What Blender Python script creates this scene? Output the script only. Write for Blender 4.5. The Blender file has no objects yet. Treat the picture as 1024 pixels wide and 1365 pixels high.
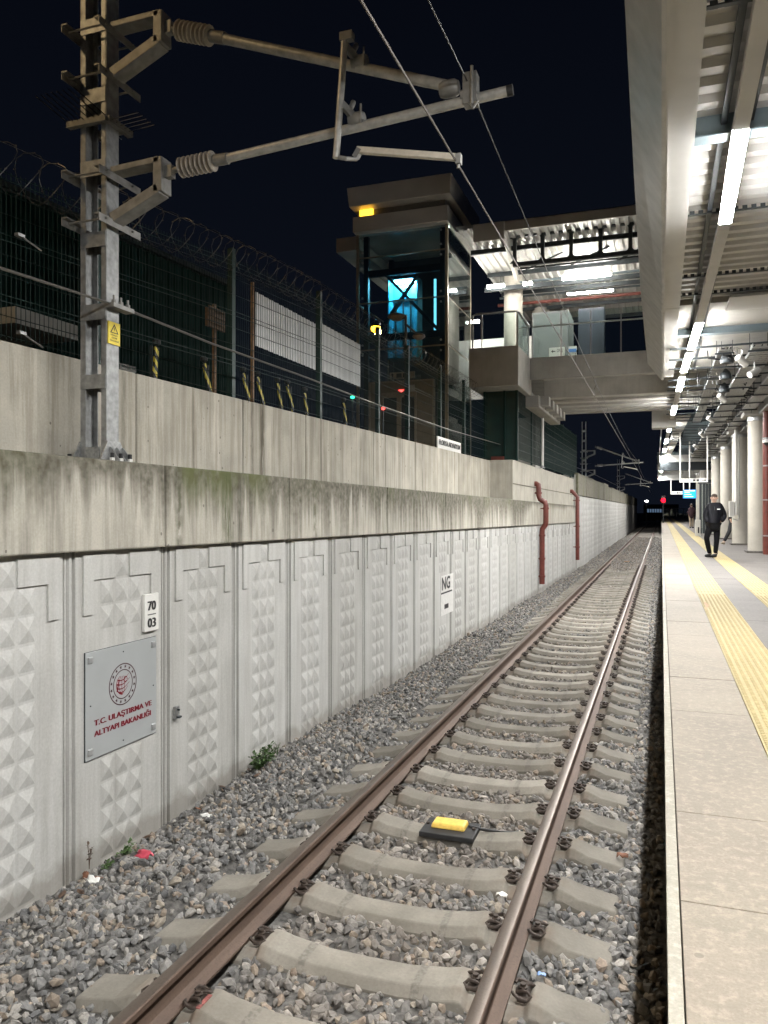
import bpy, bmesh, math, random
import numpy as np
from mathutils import Vector, Matrix
random.seed(7); RNG = np.random.default_rng(11)
C = bpy.context.scene.collection
SC = bpy.context.scene
PI = math.pi
# ------------------------------------------------------------------ camera geometry (used to measure positions)
F, CX, HV, CAMZ = 1040.0, 512.0, 680.0, 2.30
TH = math.atan(370/1040); CO, SI = math.cos(TH), math.sin(TH)
def P(u, v, X=None, Y=None, Z=None, W=None):
    """pixel of the photo -> world point on a plane: X=, Y=, Z= or W=(a,b) for X=a+bY"""
    t = (u-CX)/F; kx = t*CO-SI; ky = t*SI+CO; kz = (HV-v)/F
    if X is not None: z = X/kx
    elif Y is not None: z = Y/ky
    elif Z is not None: z = (Z-CAMZ)/kz
    else: z = W[0]/(kx-W[1]*ky)
    return Vector((kx*z, ky*z, CAMZ+kz*z))
# ------------------------------------------------------------------ helpers
class MB:
    def __init__(s): s.v=[]; s.f=[]; s.m=[]
    def add(s, vs, fs, mi=0):
        o=len(s.v); s.v.extend([tuple(p) for p in vs]); s.f.extend([tuple(i+o for i in f) for f in fs]); s.m.extend([mi]*len(fs)); return s
    def box(s, x0,x1,y0,y1,z0,z1, mi=0):
        if x0>x1: x0,x1=x1,x0
        if y0>y1: y0,y1=y1,y0
        if z0>z1: z0,z1=z1,z0
        vs=[(x0,y0,z0),(x1,y0,z0),(x1,y1,z0),(x0,y1,z0),(x0,y0,z1),(x1,y0,z1),(x1,y1,z1),(x0,y1,z1)]
        return s.add(vs,[(0,3,2,1),(4,5,6,7),(0,1,5,4),(1,2,6,5),(2,3,7,6),(3,0,4,7)],mi)
    def hexa(s, lo, hi, mi=0):      # lo, hi: four points each, counter-clockwise from above
        return s.add(list(lo)+list(hi),[(0,3,2,1),(4,5,6,7),(0,1,5,4),(1,2,6,5),(2,3,7,6),(3,0,4,7)],mi)
    def bar(s, a, b, w, h, up=(0,0,1), mi=0):
        a=Vector(a); b=Vector(b); d=(b-a).normalized(); up=Vector(up)
        if abs(d.dot(up))>.98: up=Vector((0,1,0))
        sx=d.cross(up).normalized()*w/2; sy=sx.cross(d).normalized()*h/2
        q=lambda c:[c-sx-sy,c+sx-sy,c+sx+sy,c-sx+sy]
        return s.add(q(a)+q(b),[(0,1,2,3),(7,6,5,4),(0,4,5,1),(1,5,6,2),(2,6,7,3),(3,7,4,0)],mi)
    def tube(s, pts, r, n=8, cap=True, mi=0, closed=False):
        pts=[Vector(p) for p in pts]; N=len(pts); rs=r if isinstance(r,(list,tuple)) else [r]*N
        up=Vector((0,0,1)); rings=[]; last=None
        for i,p in enumerate(pts):
            a=pts[i-1] if (i>0 or closed) else p; b=pts[(i+1)%N] if (i<N-1 or closed) else p
            d=(b-a).normalized() if (b-a).length>1e-9 else Vector((0,0,1))
            if last is None:
                u0=up if abs(d.dot(up))<.95 else Vector((1,0,0)); sx=d.cross(u0).normalized()
            else:
                sx=last-d*last.dot(d); sx=sx.normalized() if sx.length>1e-6 else d.orthogonal().normalized()
            last=sx; sy=d.cross(sx)
            rings.append([p+(sx*math.cos(2*PI*k/n)+sy*math.sin(2*PI*k/n))*rs[i] for k in range(n)])
        vs=[q for R in rings for q in R]; fs=[]
        for i in range(N if closed else N-1):
            j=(i+1)%N
            for k in range(n): fs.append((i*n+k,i*n+(k+1)%n,j*n+(k+1)%n,j*n+k))
        if cap and not closed: fs.append(tuple(range(n-1,-1,-1))); fs.append(tuple((N-1)*n+k for k in range(n)))
        return s.add(vs,fs,mi)
    def cyl(s,a,b,r,n=16,mi=0,r2=None): return s.tube([a,b],[r,r if r2 is None else r2],n,True,mi)
    def lathe(s, prof, c, axis='z', n=24, mi=0):
        c=Vector(c); vs=[]; fs=[]; m=len(prof)
        for (r,h) in prof:
            for k in range(n):
                a=2*PI*k/n; p={'z':(r*math.cos(a),r*math.sin(a),h),'y':(r*math.sin(a),h,r*math.cos(a)),'x':(h,r*math.cos(a),r*math.sin(a))}[axis]
                vs.append(c+Vector(p))
        for i in range(m-1):
            for k in range(n): fs.append((i*n+k,i*n+(k+1)%n,(i+1)*n+(k+1)%n,(i+1)*n+k))
        fs.append(tuple(range(n-1,-1,-1))); fs.append(tuple((m-1)*n+k for k in range(n)))
        return s.add(vs,fs,mi)
    def prism(s, poly, fn0, fn1, mi=0):   # poly 2D ccw, mapped by two functions
        n=len(poly); vs=[fn0(p) for p in poly]+[fn1(p) for p in poly]
        fs=[tuple(range(n-1,-1,-1)),tuple(range(n,2*n))]+[(i,(i+1)%n,n+(i+1)%n,n+i) for i in range(n)]
        return s.add(vs,fs,mi)
    def build(s, name, mats, parent=None, smooth=None, bevel=None, kind=None, loc=None):
        me=bpy.data.meshes.new(name); me.from_pydata(s.v,[],s.f)
        mats=mats if isinstance(mats,(list,tuple)) else [mats]
        for m in mats: me.materials.append(m)
        if len(mats)>1: me.polygons.foreach_set('material_index',s.m)
        bm=bmesh.new(); bm.from_mesh(me); bmesh.ops.recalc_face_normals(bm,faces=bm.faces); bm.to_mesh(me); bm.free()
        if smooth:
            me.polygons.foreach_set('use_smooth',[True]*len(me.polygons)); me.set_sharp_from_angle(angle=math.radians(smooth))
        return link(name,me,parent,bevel,kind,loc)
def link(name,me,parent=None,bevel=None,kind=None,loc=None):
    o=bpy.data.objects.new(name,me); C.objects.link(o)
    if parent: o.parent=parent
    if bevel:
        b=o.modifiers.new('bev','BEVEL'); b.width=bevel; b.segments=2; b.limit_method='ANGLE'; b.angle_limit=math.radians(40)
    if kind: o['kind']=kind
    if loc is not None: o.location=loc
    return o
def thing(name,label,cat,loc=(0,0,0),rz=0,group=None):
    o=bpy.data.objects.new(name,None); C.objects.link(o); o.location=loc; o.rotation_euler=(0,0,rz); o.empty_display_size=.1
    return tag(o,label,cat,group)
def tag(o,label,cat,group=None):
    o['label']=label; o['category']=cat
    if group: o['group']=group
    return o
def dup(root,loc=None,label=None,group=None,rz=None):
    r=root.copy(); C.objects.link(r)
    if loc is not None: r.location=loc
    if rz is not None: r.rotation_euler=(0,0,rz)
    if label: r['label']=label
    if group: r['group']=group
    for ch in list(root.children):
        c=ch.copy(); C.objects.link(c); c.parent=r
        for g in list(ch.children):
            d=g.copy(); C.objects.link(d); d.parent=c
    return r
WALLM=Matrix(((0,0,1),(1,0,0),(0,1,0)))    # text on a face looking to +X: text x -> +Y, y -> +Z
FRONTM=Matrix(((1,0,0),(0,0,-1),(0,1,0)))  # text on a face looking to -Y
def text(name,body,mat,parent,pos,M,width=None,height=None,bold=0.0,size=1.0,ext=.002,track=1.0,dbl=0):
    cu=bpy.data.curves.new(name,'FONT'); cu.body=body; cu.size=1; cu.offset=bold; cu.extrude=.0; cu.resolution_u=3
    cu.space_character=track
    ob=bpy.data.objects.new(name,cu); C.objects.link(ob); bpy.context.view_layer.update()
    me=bpy.data.meshes.new_from_object(ob); bpy.data.objects.remove(ob); bpy.data.curves.remove(cu)
    n=len(me.vertices); co=np.zeros(n*3); me.vertices.foreach_get('co',co); co=co.reshape(-1,3)
    lo=co.min(0); hi=co.max(0); sx=width/(hi[0]-lo[0]) if width else size; sy=height/(hi[1]-lo[1]) if height else sx
    co[:,0]=(co[:,0]-lo[0])*sx; co[:,1]=(co[:,1]-lo[1])*sy
    R=np.array(M)
    if dbl:
        polys=[tuple(p.vertices) for p in me.polygons]; b=MB()
        for k in range(3): b.add((co+np.array([dbl*(k-1),0,.0004*k]))@R.T+np.array(pos),polys)
        bpy.data.meshes.remove(me); me=bpy.data.meshes.new(name); me.from_pydata([tuple(map(float,v)) for v in b.v],[],b.f); me.materials.append(mat)
        return link(name,me,parent)
    out=co@R.T+np.array(pos)
    me.vertices.foreach_set('co',out.ravel()); me.materials.clear(); me.materials.append(mat); me.update()
    return link(name,me,parent)
# ------------------------------------------------------------------ materials
MATS={}
def newmat(name):
    m=bpy.data.materials.new(name); m.use_nodes=True; nt=m.node_tree
    return m,nt,nt.nodes['Principled BSDF']
def N(nt,t,**kw):
    n=nt.nodes.new(t)
    for k,v in kw.items(): setattr(n,k,v)
    return n
def L(nt,a,b): nt.links.new(a,b)
def plain(name,col,rough=.6,metal=0,spec=.5,var=.12,bump=0,scale=20):
    m,nt,b=newmat(name)
    b.inputs['Roughness'].default_value=rough; b.inputs['Metallic'].default_value=metal; b.inputs['Specular IOR Level'].default_value=spec
    if var:
        tc=N(nt,'ShaderNodeTexCoord'); nz=N(nt,'ShaderNodeTexNoise'); nz.inputs['Scale'].default_value=scale; nz.inputs['Detail'].default_value=6
        L(nt,tc.outputs['Object'],nz.inputs['Vector'])
        r=N(nt,'ShaderNodeValToRGB'); r.color_ramp.elements[0].position=.3; r.color_ramp.elements[1].position=.7
        r.color_ramp.elements[0].color=[c*(1-var*1.3) for c in col]+[1]; r.color_ramp.elements[1].color=[min(1,c*(1+var)) for c in col]+[1]
        L(nt,nz.outputs['Fac'],r.inputs['Fac']); L(nt,r.outputs['Color'],b.inputs['Base Color'])
        if bump:
            bp=N(nt,'ShaderNodeBump'); bp.inputs['Strength'].default_value=bump; bp.inputs['Distance'].default_value=.01
            L(nt,nz.outputs['Fac'],bp.inputs['Height']); L(nt,bp.outputs['Normal'],b.inputs['Normal'])
    else: b.inputs['Base Color'].default_value=list(col)+[1]
    return m
def emis(name,col,st):
    m,nt,b=newmat(name); nt.nodes.remove(b); e=N(nt,'ShaderNodeEmission'); e.inputs[0].default_value=list(col)+[1]; e.inputs[1].default_value=st
    L(nt,e.outputs[0],nt.nodes['Material Output'].inputs[0]); return m
def glass(name,col=(.8,.9,.88),refl=.12,rough=.02):
    m,nt,b=newmat(name); nt.nodes.remove(b)
    t=N(nt,'ShaderNodeBsdfTransparent'); t.inputs[0].default_value=list(col)+[1]
    g=N(nt,'ShaderNodeBsdfGlossy'); g.inputs['Roughness'].default_value=rough; g.inputs[0].default_value=(.9,.95,.95,1)
    fr=N(nt,'ShaderNodeFresnel'); fr.inputs[0].default_value=1.5
    ad=N(nt,'ShaderNodeMath',operation='MULTIPLY_ADD'); ad.inputs[1].default_value=.8; ad.inputs[2].default_value=refl*.4
    L(nt,fr.outputs[0],ad.inputs[0]); mx=N(nt,'ShaderNodeMixShader'); L(nt,ad.outputs[0],mx.inputs[0]); L(nt,t.outputs[0],mx.inputs[1]); L(nt,g.outputs[0],mx.inputs[2])
    L(nt,mx.outputs[0],nt.nodes['Material Output'].inputs[0]); return m
def ramp(nt,src,p0,p1,c0=(0,0,0),c1=(1,1,1)):
    r=N(nt,'ShaderNodeValToRGB'); e=r.color_ramp.elements; e[0].position=p0; e[1].position=p1; e[0].color=list(c0)+[1]; e[1].color=list(c1)+[1]
    L(nt,src,r.inputs['Fac']); return r.outputs['Color']
def noise(nt,vec,scale,detail=5,rough=.55):
    n=N(nt,'ShaderNodeTexNoise'); n.inputs['Scale'].default_value=scale; n.inputs['Detail'].default_value=detail; n.inputs['Roughness'].default_value=rough
    L(nt,vec,n.inputs['Vector']); return n.outputs['Fac']
def mapping(nt,vec,sc):
    m=N(nt,'ShaderNodeMapping'); m.inputs['Scale'].default_value=sc; L(nt,vec,m.inputs['Vector']); return m.outputs['Vector']
def mix(nt,f,a,b,mode='MIX'):
    m=N(nt,'ShaderNodeMix',data_type='RGBA',blend_type=mode)
    if isinstance(f,(int,float)): m.inputs[0].default_value=f
    else: L(nt,f,m.inputs[0])
    for i,x in ((6,a),(7,b)):
        if isinstance(x,tuple): m.inputs[i].default_value=list(x)+[1]
        else: L(nt,x,m.inputs[i])
    return m.outputs[2]
def mathn(nt,op,a,b=None,c=None):
    m=N(nt,'ShaderNodeMath',operation=op)
    for i,x in enumerate((a,b,c)):
        if x is None: continue
        if isinstance(x,(int,float)): m.inputs[i].default_value=x
        else: L(nt,x,m.inputs[i])
    return m.outputs[0]
def concrete(name,base,streak=.4,stain=(.12,.11,.09),rough=.85,top=None,moss=False,boards=0,pits=0,bump=.25,blotch=.25,topspan=.45,lowdirt=None,joints=(),sr=(.42,.68)):
    """top: height (z) from which dark run-off stains hang down"""
    m,nt,b=newmat(name); b.inputs['Roughness'].default_value=rough; b.inputs['Specular IOR Level'].default_value=.3
    tc=N(nt,'ShaderNodeTexCoord'); ov=tc.outputs['Object']
    sep=N(nt,'ShaderNodeSeparateXYZ'); L(nt,ov,sep.inputs[0])
    n1=noise(nt,ov,2.2,6); n2=noise(nt,ov,60,4)
    col=mix(nt,ramp(nt,n1,.3,.7),tuple(c*(1-blotch) for c in base),tuple(min(1,c*(1+blotch*.45)) for c in base))
    col=mix(nt,ramp(nt,n2,.35,.75),mix(nt,1.0,col,(.86,.86,.86),'MULTIPLY'),col)
    if boards:
        w=mathn(nt,'FLOOR',mathn(nt,'MULTIPLY',sep.outputs['Y'],boards))
        wn=N(nt,'ShaderNodeTexWhiteNoise',noise_dimensions='1D'); L(nt,w,wn.inputs['W'])
        col=mix(nt,.8,col,mix(nt,1.0,col,ramp(nt,wn.outputs['Value'],0,1,(.74,.73,.70),(1.06,1.05,1.03)),'MULTIPLY'))
    if streak:
        sv=mapping(nt,ov,(9,9,.55)); sn=noise(nt,sv,1.3,6,.65); f=ramp(nt,sn,*sr)
        f2=mathn(nt,'MULTIPLY',f,streak); col=mix(nt,f2,col,stain)
    if top is not None:
        d=mathn(nt,'SUBTRACT',mathn(nt,'MULTIPLY_ADD',sep.outputs['Y'],-.0065,top),sep.outputs['Z'])  # depth below the top edge
        sv=mapping(nt,ov,(5.5,5.5,.25)); sn=noise(nt,sv,1.6,5,.6)
        big=noise(nt,mapping(nt,ov,(.45,.45,.0)),1.0,2)
        ln=mathn(nt,'MULTIPLY_ADD',ramp(nt,sn,.28,.66),topspan*1.4,-.02)
        ln=mathn(nt,'MULTIPLY',ln,mathn(nt,'MULTIPLY_ADD',ramp(nt,big,.3,.65),1.1,.35))
        yl=N(nt,'ShaderNodeMapRange'); yl.inputs[1].default_value=8.6; yl.inputs[2].default_value=10.5; yl.inputs[3].default_value=1.0; yl.inputs[4].default_value=1.75; L(nt,sep.outputs['Y'],yl.inputs[0])
        yr_=N(nt,'ShaderNodeMapRange'); yr_.inputs[1].default_value=22; yr_.inputs[2].default_value=24; yr_.inputs[3].default_value=1.0; yr_.inputs[4].default_value=.15; L(nt,sep.outputs['Y'],yr_.inputs[0])
        ln=mathn(nt,'MULTIPLY',mathn(nt,'MULTIPLY',ln,yl.outputs[0]),yr_.outputs[0]); ln=mathn(nt,'ADD',ln,.06)
        f=mathn(nt,'SUBTRACT',1.0,mathn(nt,'DIVIDE',d,ln)); f=ramp(nt,f,0,.75)
        mott=ramp(nt,noise(nt,ov,14,5),.25,.7); f=mathn(nt,'MULTIPLY',f,mathn(nt,'MULTIPLY_ADD',mott,.45,.52))
        col=mix(nt,f,col,stain)
        if moss:
            mn=noise(nt,mapping(nt,ov,(1.1,1.1,.35)),2.0,6,.7); mf=ramp(nt,mn,.42,.56)
            yb=ramp(nt,noise(nt,mapping(nt,ov,(.55,.55,0)),1.0,1),.47,.6)
            yr=N(nt,'ShaderNodeMapRange',interpolation_type='SMOOTHSTEP'); yr.inputs[1].default_value=5.70; yr.inputs[2].default_value=6.0; L(nt,sep.outputs['Y'],yr.inputs[0])
            yr2=N(nt,'ShaderNodeMapRange',interpolation_type='SMOOTHSTEP'); yr2.inputs[1].default_value=7.9; yr2.inputs[2].default_value=6.9; L(nt,sep.outputs['Y'],yr2.inputs[0])
            ym=mathn(nt,'MULTIPLY',yr.outputs[0],yr2.outputs[0])
            ymx=mathn(nt,'MAXIMUM',ym,mathn(nt,'MULTIPLY',yb,.55))
            dm=N(nt,'ShaderNodeMapRange'); dm.inputs[1].default_value=.0; dm.inputs[2].default_value=.5; dm.inputs[3].default_value=1; dm.inputs[4].default_value=.0; L(nt,d,dm.inputs[0])
            mf=mathn(nt,'MULTIPLY',mathn(nt,'MULTIPLY',mf,ymx),dm.outputs[0])
            col=mix(nt,mathn(nt,'MULTIPLY',mf,.92),col,(.10,.115,.035))
            # the mossy run-off streak and the dirty joints
            wob=mathn(nt,'MULTIPLY_ADD',noise(nt,mapping(nt,ov,(0,0,1)),2.5,3),.3,-.15)
            for yc,wd,cs,st in ((6.62,.13,(.07,.085,.03),.85),(6.84,.10,(.07,.065,.045),.6),(3.6,.16,(.12,.11,.08),.5)):
                dd=mathn(nt,'ABSOLUTE',mathn(nt,'SUBTRACT',mathn(nt,'ADD',sep.outputs['Y'],wob),yc)); g=ramp(nt,dd,wd*.2,wd,(1,1,1),(0,0,0))
                g=mathn(nt,'MULTIPLY',g,ramp(nt,noise(nt,mapping(nt,ov,(14,14,2.2)),2,6,.7),.34,.6)); col=mix(nt,mathn(nt,'MULTIPLY',g,st),col,cs)
            for yc in (5.84,8.6):
                dd=mathn(nt,'ABSOLUTE',mathn(nt,'SUBTRACT',sep.outputs['Y'],yc)); g=mathn(nt,'MULTIPLY',ramp(nt,dd,.01,.07,(1,1,1),(0,0,0)),ramp(nt,noise(nt,ov,9,5),.35,.6)); col=mix(nt,mathn(nt,'MULTIPLY',g,.75),col,(.07,.075,.035))
    if pits:
        vo=N(nt,'ShaderNodeTexVoronoi'); vo.inputs['Scale'].default_value=pits; L(nt,mapping(nt,ov,(1,1,.75)),vo.inputs['Vector'])
        wn=N(nt,'ShaderNodeTexWhiteNoise',noise_dimensions='3D'); L(nt,vo.outputs['Position'],wn.inputs['Vector'])
        th=mathn(nt,'MULTIPLY',ramp(nt,wn.outputs['Value'],.45,1.0),.15)
        pf=mathn(nt,'LESS_THAN',vo.outputs['Distance'],th); col=mix(nt,mathn(nt,'MULTIPLY',pf,.7),col,(.1,.09,.075))
    for yc,wd,st in joints:
        dd=mathn(nt,'ABSOLUTE',mathn(nt,'SUBTRACT',sep.outputs['Y'],yc)); g=mathn(nt,'MULTIPLY',ramp(nt,dd,wd*.25,wd,(1,1,1),(0,0,0)),ramp(nt,noise(nt,mapping(nt,ov,(10,10,1.2)),2,6,.7),.30,.55)); col=mix(nt,mathn(nt,'MULTIPLY',g,st),col,(.105,.09,.065))
    if lowdirt is not None:
        dn=noise(nt,ov,5,5); e=mathn(nt,'MULTIPLY_ADD',dn,.35,lowdirt)
        f=ramp(nt,mathn(nt,'SUBTRACT',e,sep.outputs['Z']),.0,.12); col=mix(nt,mathn(nt,'MULTIPLY',f,.55),col,(.2,.18,.15))
    oi=N(nt,'ShaderNodeObjectInfo'); col=mix(nt,1.0,col,ramp(nt,oi.outputs['Random'],0,1,(.88,.875,.86),(1.05,1.05,1.05)),'MULTIPLY')
    L(nt,col,b.inputs['Base Color'])
    bn=mathn(nt,'ADD',mathn(nt,'MULTIPLY',n2,.4),noise(nt,ov,9,6)); bp=N(nt,'ShaderNodeBump'); bp.inputs['Strength'].default_value=bump; bp.inputs['Distance'].default_value=.006
    L(nt,bn,bp.inputs['Height']); L(nt,bp.outputs['Normal'],b.inputs['Normal'])
    return m
M_panel=concrete('panel_concrete',(.555,.55,.525),streak=.3,stain=(.22,.2,.17),bump=.18,blotch=.1,lowdirt=-.36)
M_cap=concrete('coping_concrete',(.54,.51,.44),streak=.42,stain=(.075,.068,.045),top=2.74,moss=True,pits=7,bump=.3,blotch=.15,topspan=.62)
M_parapet=concrete('parapet_concrete',(.57,.54,.47),streak=.42,stain=(.20,.172,.125),boards=6.5,pits=11,bump=.3,blotch=.2,sr=(.47,.60),joints=((6.15,.05,.6),(8.55,.05,.8),(8.8,.10,.95),(10.55,.04,.7),(13.3,.05,.7),(7.3,.035,.6),(9.6,.03,.5),(15.5,.06,.6),(18,.05,.5)))
M_block=concrete('block_concrete',(.55,.52,.45),streak=.3,stain=(.2,.18,.14),bump=.25,blotch=.2)
M_far=concrete('far_concrete',(.55,.545,.52),streak=.25,stain=(.15,.14,.12),bump=.25,blotch=.15)
M_bridge=concrete('bridge_concrete',(.50,.485,.45),streak=.12,stain=(.2,.18,.15),bump=.12,blotch=.16)
M_col=concrete('column_concrete',(.52,.49,.43),streak=.15,stain=(.3,.27,.23),bump=.1,blotch=.12)
M_sleeper=concrete('sleeper_concrete',(.25,.238,.216),streak=.0,bump=.35,blotch=.3)
def sleeper_extra():
    nt=M_sleeper.node_tree; b=nt.nodes['Principled BSDF']; src=b.inputs['Base Color'].links[0].from_socket
    tc=N(nt,'ShaderNodeTexCoord'); oi=N(nt,'ShaderNodeObjectInfo'); sp=N(nt,'ShaderNodeSeparateXYZ'); L(nt,tc.outputs['Object'],sp.inputs[0])
    off=N(nt,'ShaderNodeCombineXYZ'); L(nt,mathn(nt,'MULTIPLY',oi.outputs['Random'],37.0),off.inputs[0])
    ad=N(nt,'ShaderNodeVectorMath',operation='ADD'); L(nt,tc.outputs['Object'],ad.inputs[0]); L(nt,off.outputs[0],ad.inputs[1])
    big=noise(nt,ad.outputs[0],1.6,5,.6); col=mix(nt,1.0,src,ramp(nt,big,.3,.7,(.72,.70,.66),(1.12,1.1,1.06)),'MULTIPLY')
    col=mix(nt,1.0,col,ramp(nt,oi.outputs['Random'],0,1,(.82,.81,.79),(1.1,1.09,1.07)),'MULTIPLY')
    d=mathn(nt,'ABSOLUTE',mathn(nt,'SUBTRACT',mathn(nt,'ABSOLUTE',sp.outputs['X']),.33))
    m1=ramp(nt,d,.020,.028,(1,1,1),(0,0,0)); fine=ramp(nt,noise(nt,ad.outputs[0],45,3),.35,.6)
    col=mix(nt,mathn(nt,'MULTIPLY',mathn(nt,'MULTIPLY',m1,fine),.55),col,(.10,.09,.08))
    rr=mathn(nt,'ABSOLUTE',mathn(nt,'SUBTRACT',mathn(nt,'ABSOLUTE',sp.outputs['X']),.7535)); rs_=mathn(nt,'MULTIPLY',ramp(nt,rr,.14,.26,(1,1,1),(0,0,0)),ramp(nt,noise(nt,ad.outputs[0],9,5),.4,.7))
    col=mix(nt,mathn(nt,'MULTIPLY',rs_,.55),col,(.16,.10,.065))
    edge=noise(nt,ad.outputs[0],22,5,.7); col=mix(nt,mathn(nt,'MULTIPLY',ramp(nt,edge,.58,.72),.35),col,(.14,.12,.10))
    L(nt,col,b.inputs['Base Color'])
sleeper_extra()
M_white=plain('white_paint',(.72,.71,.67),.45,var=.05)
M_soffit=plain('soffit_white',(.46,.45,.425),.5,var=.05,scale=3)
M_fascia=plain('fascia_metal',(.42,.415,.40),.5,var=.14,scale=4)
M_deck=plain('deck_metal',(.50,.49,.465),.42,.1,var=.06,scale=6)
M_beam=plain('beam_bluegrey',(.12,.155,.17),.5,var=.1,scale=4)
M_darkst=plain('dark_steel',(.035,.042,.046),.5,.3,var=.15)
M_galv=plain('galvanised',(.36,.365,.36),.42,.65,var=.22,scale=35,bump=.08)
M_mast=plain('mast_steel',(.31,.315,.31),.5,.5,var=.25,scale=14,bump=.1)
M_tube=plain('cantilever_tube',(.46,.45,.42),.45,.4,var=.18,scale=18)
M_ins=plain('insulator',(.42,.38,.33),.35,var=.1)
M_bracket=plain('bracket_steel',(.26,.255,.24),.55,.35,var=.2,scale=12)
M_green=plain('fence_green',(.003,.020,.016),.6,.0,spec=.25,var=.1)
M_greenpanel=plain('green_panel',(.004,.024,.019),.5,.0,var=.2,scale=3)
M_wire=plain('wire_grey',(.24,.235,.22),.4,.6,var=.1)
M_wired=plain('wire_dark',(.06,.058,.055),.45,.6,var=.1)
M_razor=plain('razor_galv',(.10,.10,.096),.4,.6,var=.1)
M_black=plain('black_rubber',(.018,.018,.019),.6,var=.3)
M_yellow=plain('yellow_paint',(.74,.50,.10),.5,var=.16,scale=30)
M_signy=plain('sign_yellow',(.85,.66,.04),.4,var=.04)
M_redpipe=plain('red_pipe',(.15,.036,.026),.45,var=.18,scale=6)
M_cream=plain('banner_white',(.90,.91,.90),.5,var=.05,scale=3)
M_ink=plain('black_ink',(.02,.02,.02),.6,var=0)
M_maroon=plain('maroon_ink',(.20,.012,.022),.5,var=0)
M_emb=plain('emblem_ink',(.075,.03,.035),.5,var=0)
M_plaque=plain('plaque_grey',(.47,.49,.49),.35,.25,var=.05,scale=2.5)
M_capst=plain('fixing_steel',(.55,.56,.56),.3,.6,var=.05)
M_leaf=plain('leaf_green',(.07,.13,.035),.55,var=.35,scale=30)
M_dry=plain('dry_stem',(.09,.055,.035),.8,var=.3)
M_rust=plain('rusty_clip',(.055,.040,.031),.62,.3,var=.35,scale=50)
M_skin=plain('skin',(.42,.27,.205),.5,var=.05)
M_jacket=plain('jacket_navy',(.0055,.006,.009),.6,spec=.25,var=.3,scale=9,bump=.5)
M_trouser=plain('trouser_black',(.0035,.0035,.0045),.8,spec=.15,var=.3,scale=10,bump=.5)
M_hair=plain('hair_brown',(.05,.032,.022),.6,var=.2)
M_beige=plain('beige_cloth',(.42,.34,.26),.8,var=.1)
M_purple=plain('plum_cloth',(.06,.028,.035),.8,var=.2)
M_denim=plain('dark_denim',(.012,.013,.015),.8,var=.2)
M_asph=plain('plaza_asphalt',(.05,.05,.05),.9,var=.25,scale=4)
M_earth=plain('earth',(.06,.055,.048),.95,var=.3,scale=3)
M_frame=plain('lift_bronze',(.42,.36,.27),.4,.5,var=.1)
M_clad=plain('lift_cladding',(.50,.475,.43),.45,.15,var=.08,scale=2)
M_portal=plain('portal_metal',(.30,.25,.18),.4,.4,var=.12,scale=3)
M_brown=plain('rust_board',(.28,.16,.08),.6,var=.35,scale=20)
M_glassd=glass('lift_glass',(.80,.86,.86),.2)
M_glass=glass('rail_glass',(.84,.90,.89),.06)
E_LAMP=emis('lamp_glow',(1.0,.992,.975),106)
E_BR=emis('bridge_lamp_glow',(1.0,.97,.9),48)
E_CYAN=emis('lift_car_glow',(.10,.55,.80),.9)
E_CYAN2=emis('lift_strip_glow',(.16,.62,.85),.55)
E_LIFTFILL=emis('lift_fill_glow',(1.0,.60,.2),60)  # fill glow added to brighten the lift portal
E_YEL=emis('sodium_glow',(1.0,.50,.02),3.2)
E_YSTRIP=emis('amber_strip_glow',(1.0,.50,.03),1.0)
E_RED=emis('signal_red',(1.0,.001,.004),7)
E_REDS=emis('led_red',(1.0,.05,.04),2.2)
E_GRN=emis('led_green',(.02,.8,.35),2.2)
E_BLUE=emis('screen_blue',(.02,.26,.85),.75)
E_SPOT=emis('far_white_glow',(1,.95,.9),9)
E_TRAIN=emis('train_window_glow',(.35,.55,.85),.05)
# platform
def platform_mat(name,base,dark):
    m,nt,b=newmat(name); tc=N(nt,'ShaderNodeTexCoord'); ov=tc.outputs['Object']; b.inputs['Roughness'].default_value=.72; b.inputs['Specular IOR Level'].default_value=.35
    a=noise(nt,ov,1.6,6,.6); s=noise(nt,mapping(nt,ov,(1.2,9,1)),1.2,5,.6); g=noise(nt,ov,90,4,.7)
    col=mix(nt,ramp(nt,a,.32,.68),dark,base); col=mix(nt,mathn(nt,'MULTIPLY',ramp(nt,s,.5,.75),.35),col,tuple(c*.62 for c in base))
    w=noise(nt,ov,7,6,.7); col=mix(nt,mathn(nt,'MULTIPLY',ramp(nt,w,.56,.72),.45),col,tuple(min(1,c*1.22) for c in base))
    col=mix(nt,mathn(nt,'MULTIPLY',ramp(nt,g,.42,.66),.45),col,tuple(c*.55 for c in base))
    w2=noise(nt,ov,24,5,.75); col=mix(nt,mathn(nt,'MULTIPLY',ramp(nt,w2,.50,.64),.55),col,tuple(min(1,c*1.34) for c in base)); w3=noise(nt,ov,3.2,6,.7); col=mix(nt,mathn(nt,'MULTIPLY',ramp(nt,w3,.55,.72),.4),col,tuple(c*.7 for c in base))
    vo=N(nt,'ShaderNodeTexVoronoi'); vo.inputs['Scale'].default_value=1.9; L(nt,ov,vo.inputs['Vector'])
    col=mix(nt,mathn(nt,'MULTIPLY',mathn(nt,'LESS_THAN',vo.outputs['Distance'],.032),.55),col,(.10,.085,.07))
    L(nt,col,b.inputs['Base Color']); bp=N(nt,'ShaderNodeBump'); bp.inputs['Strength'].default_value=.2; bp.inputs['Distance'].default_value=.004
    L(nt,g,bp.inputs['Height']); L(nt,bp.outputs['Normal'],b.inputs['Normal']); return m
M_slab=platform_mat('platform_slab',(.240,.205,.160),(.178,.152,.120))
M_slabd=platform_mat('platform_slab_grey',(.145,.132,.12),(.105,.096,.088))
M_edge=platform_mat('platform_edge',(.31,.29,.24),(.24,.22,.18))
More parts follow.
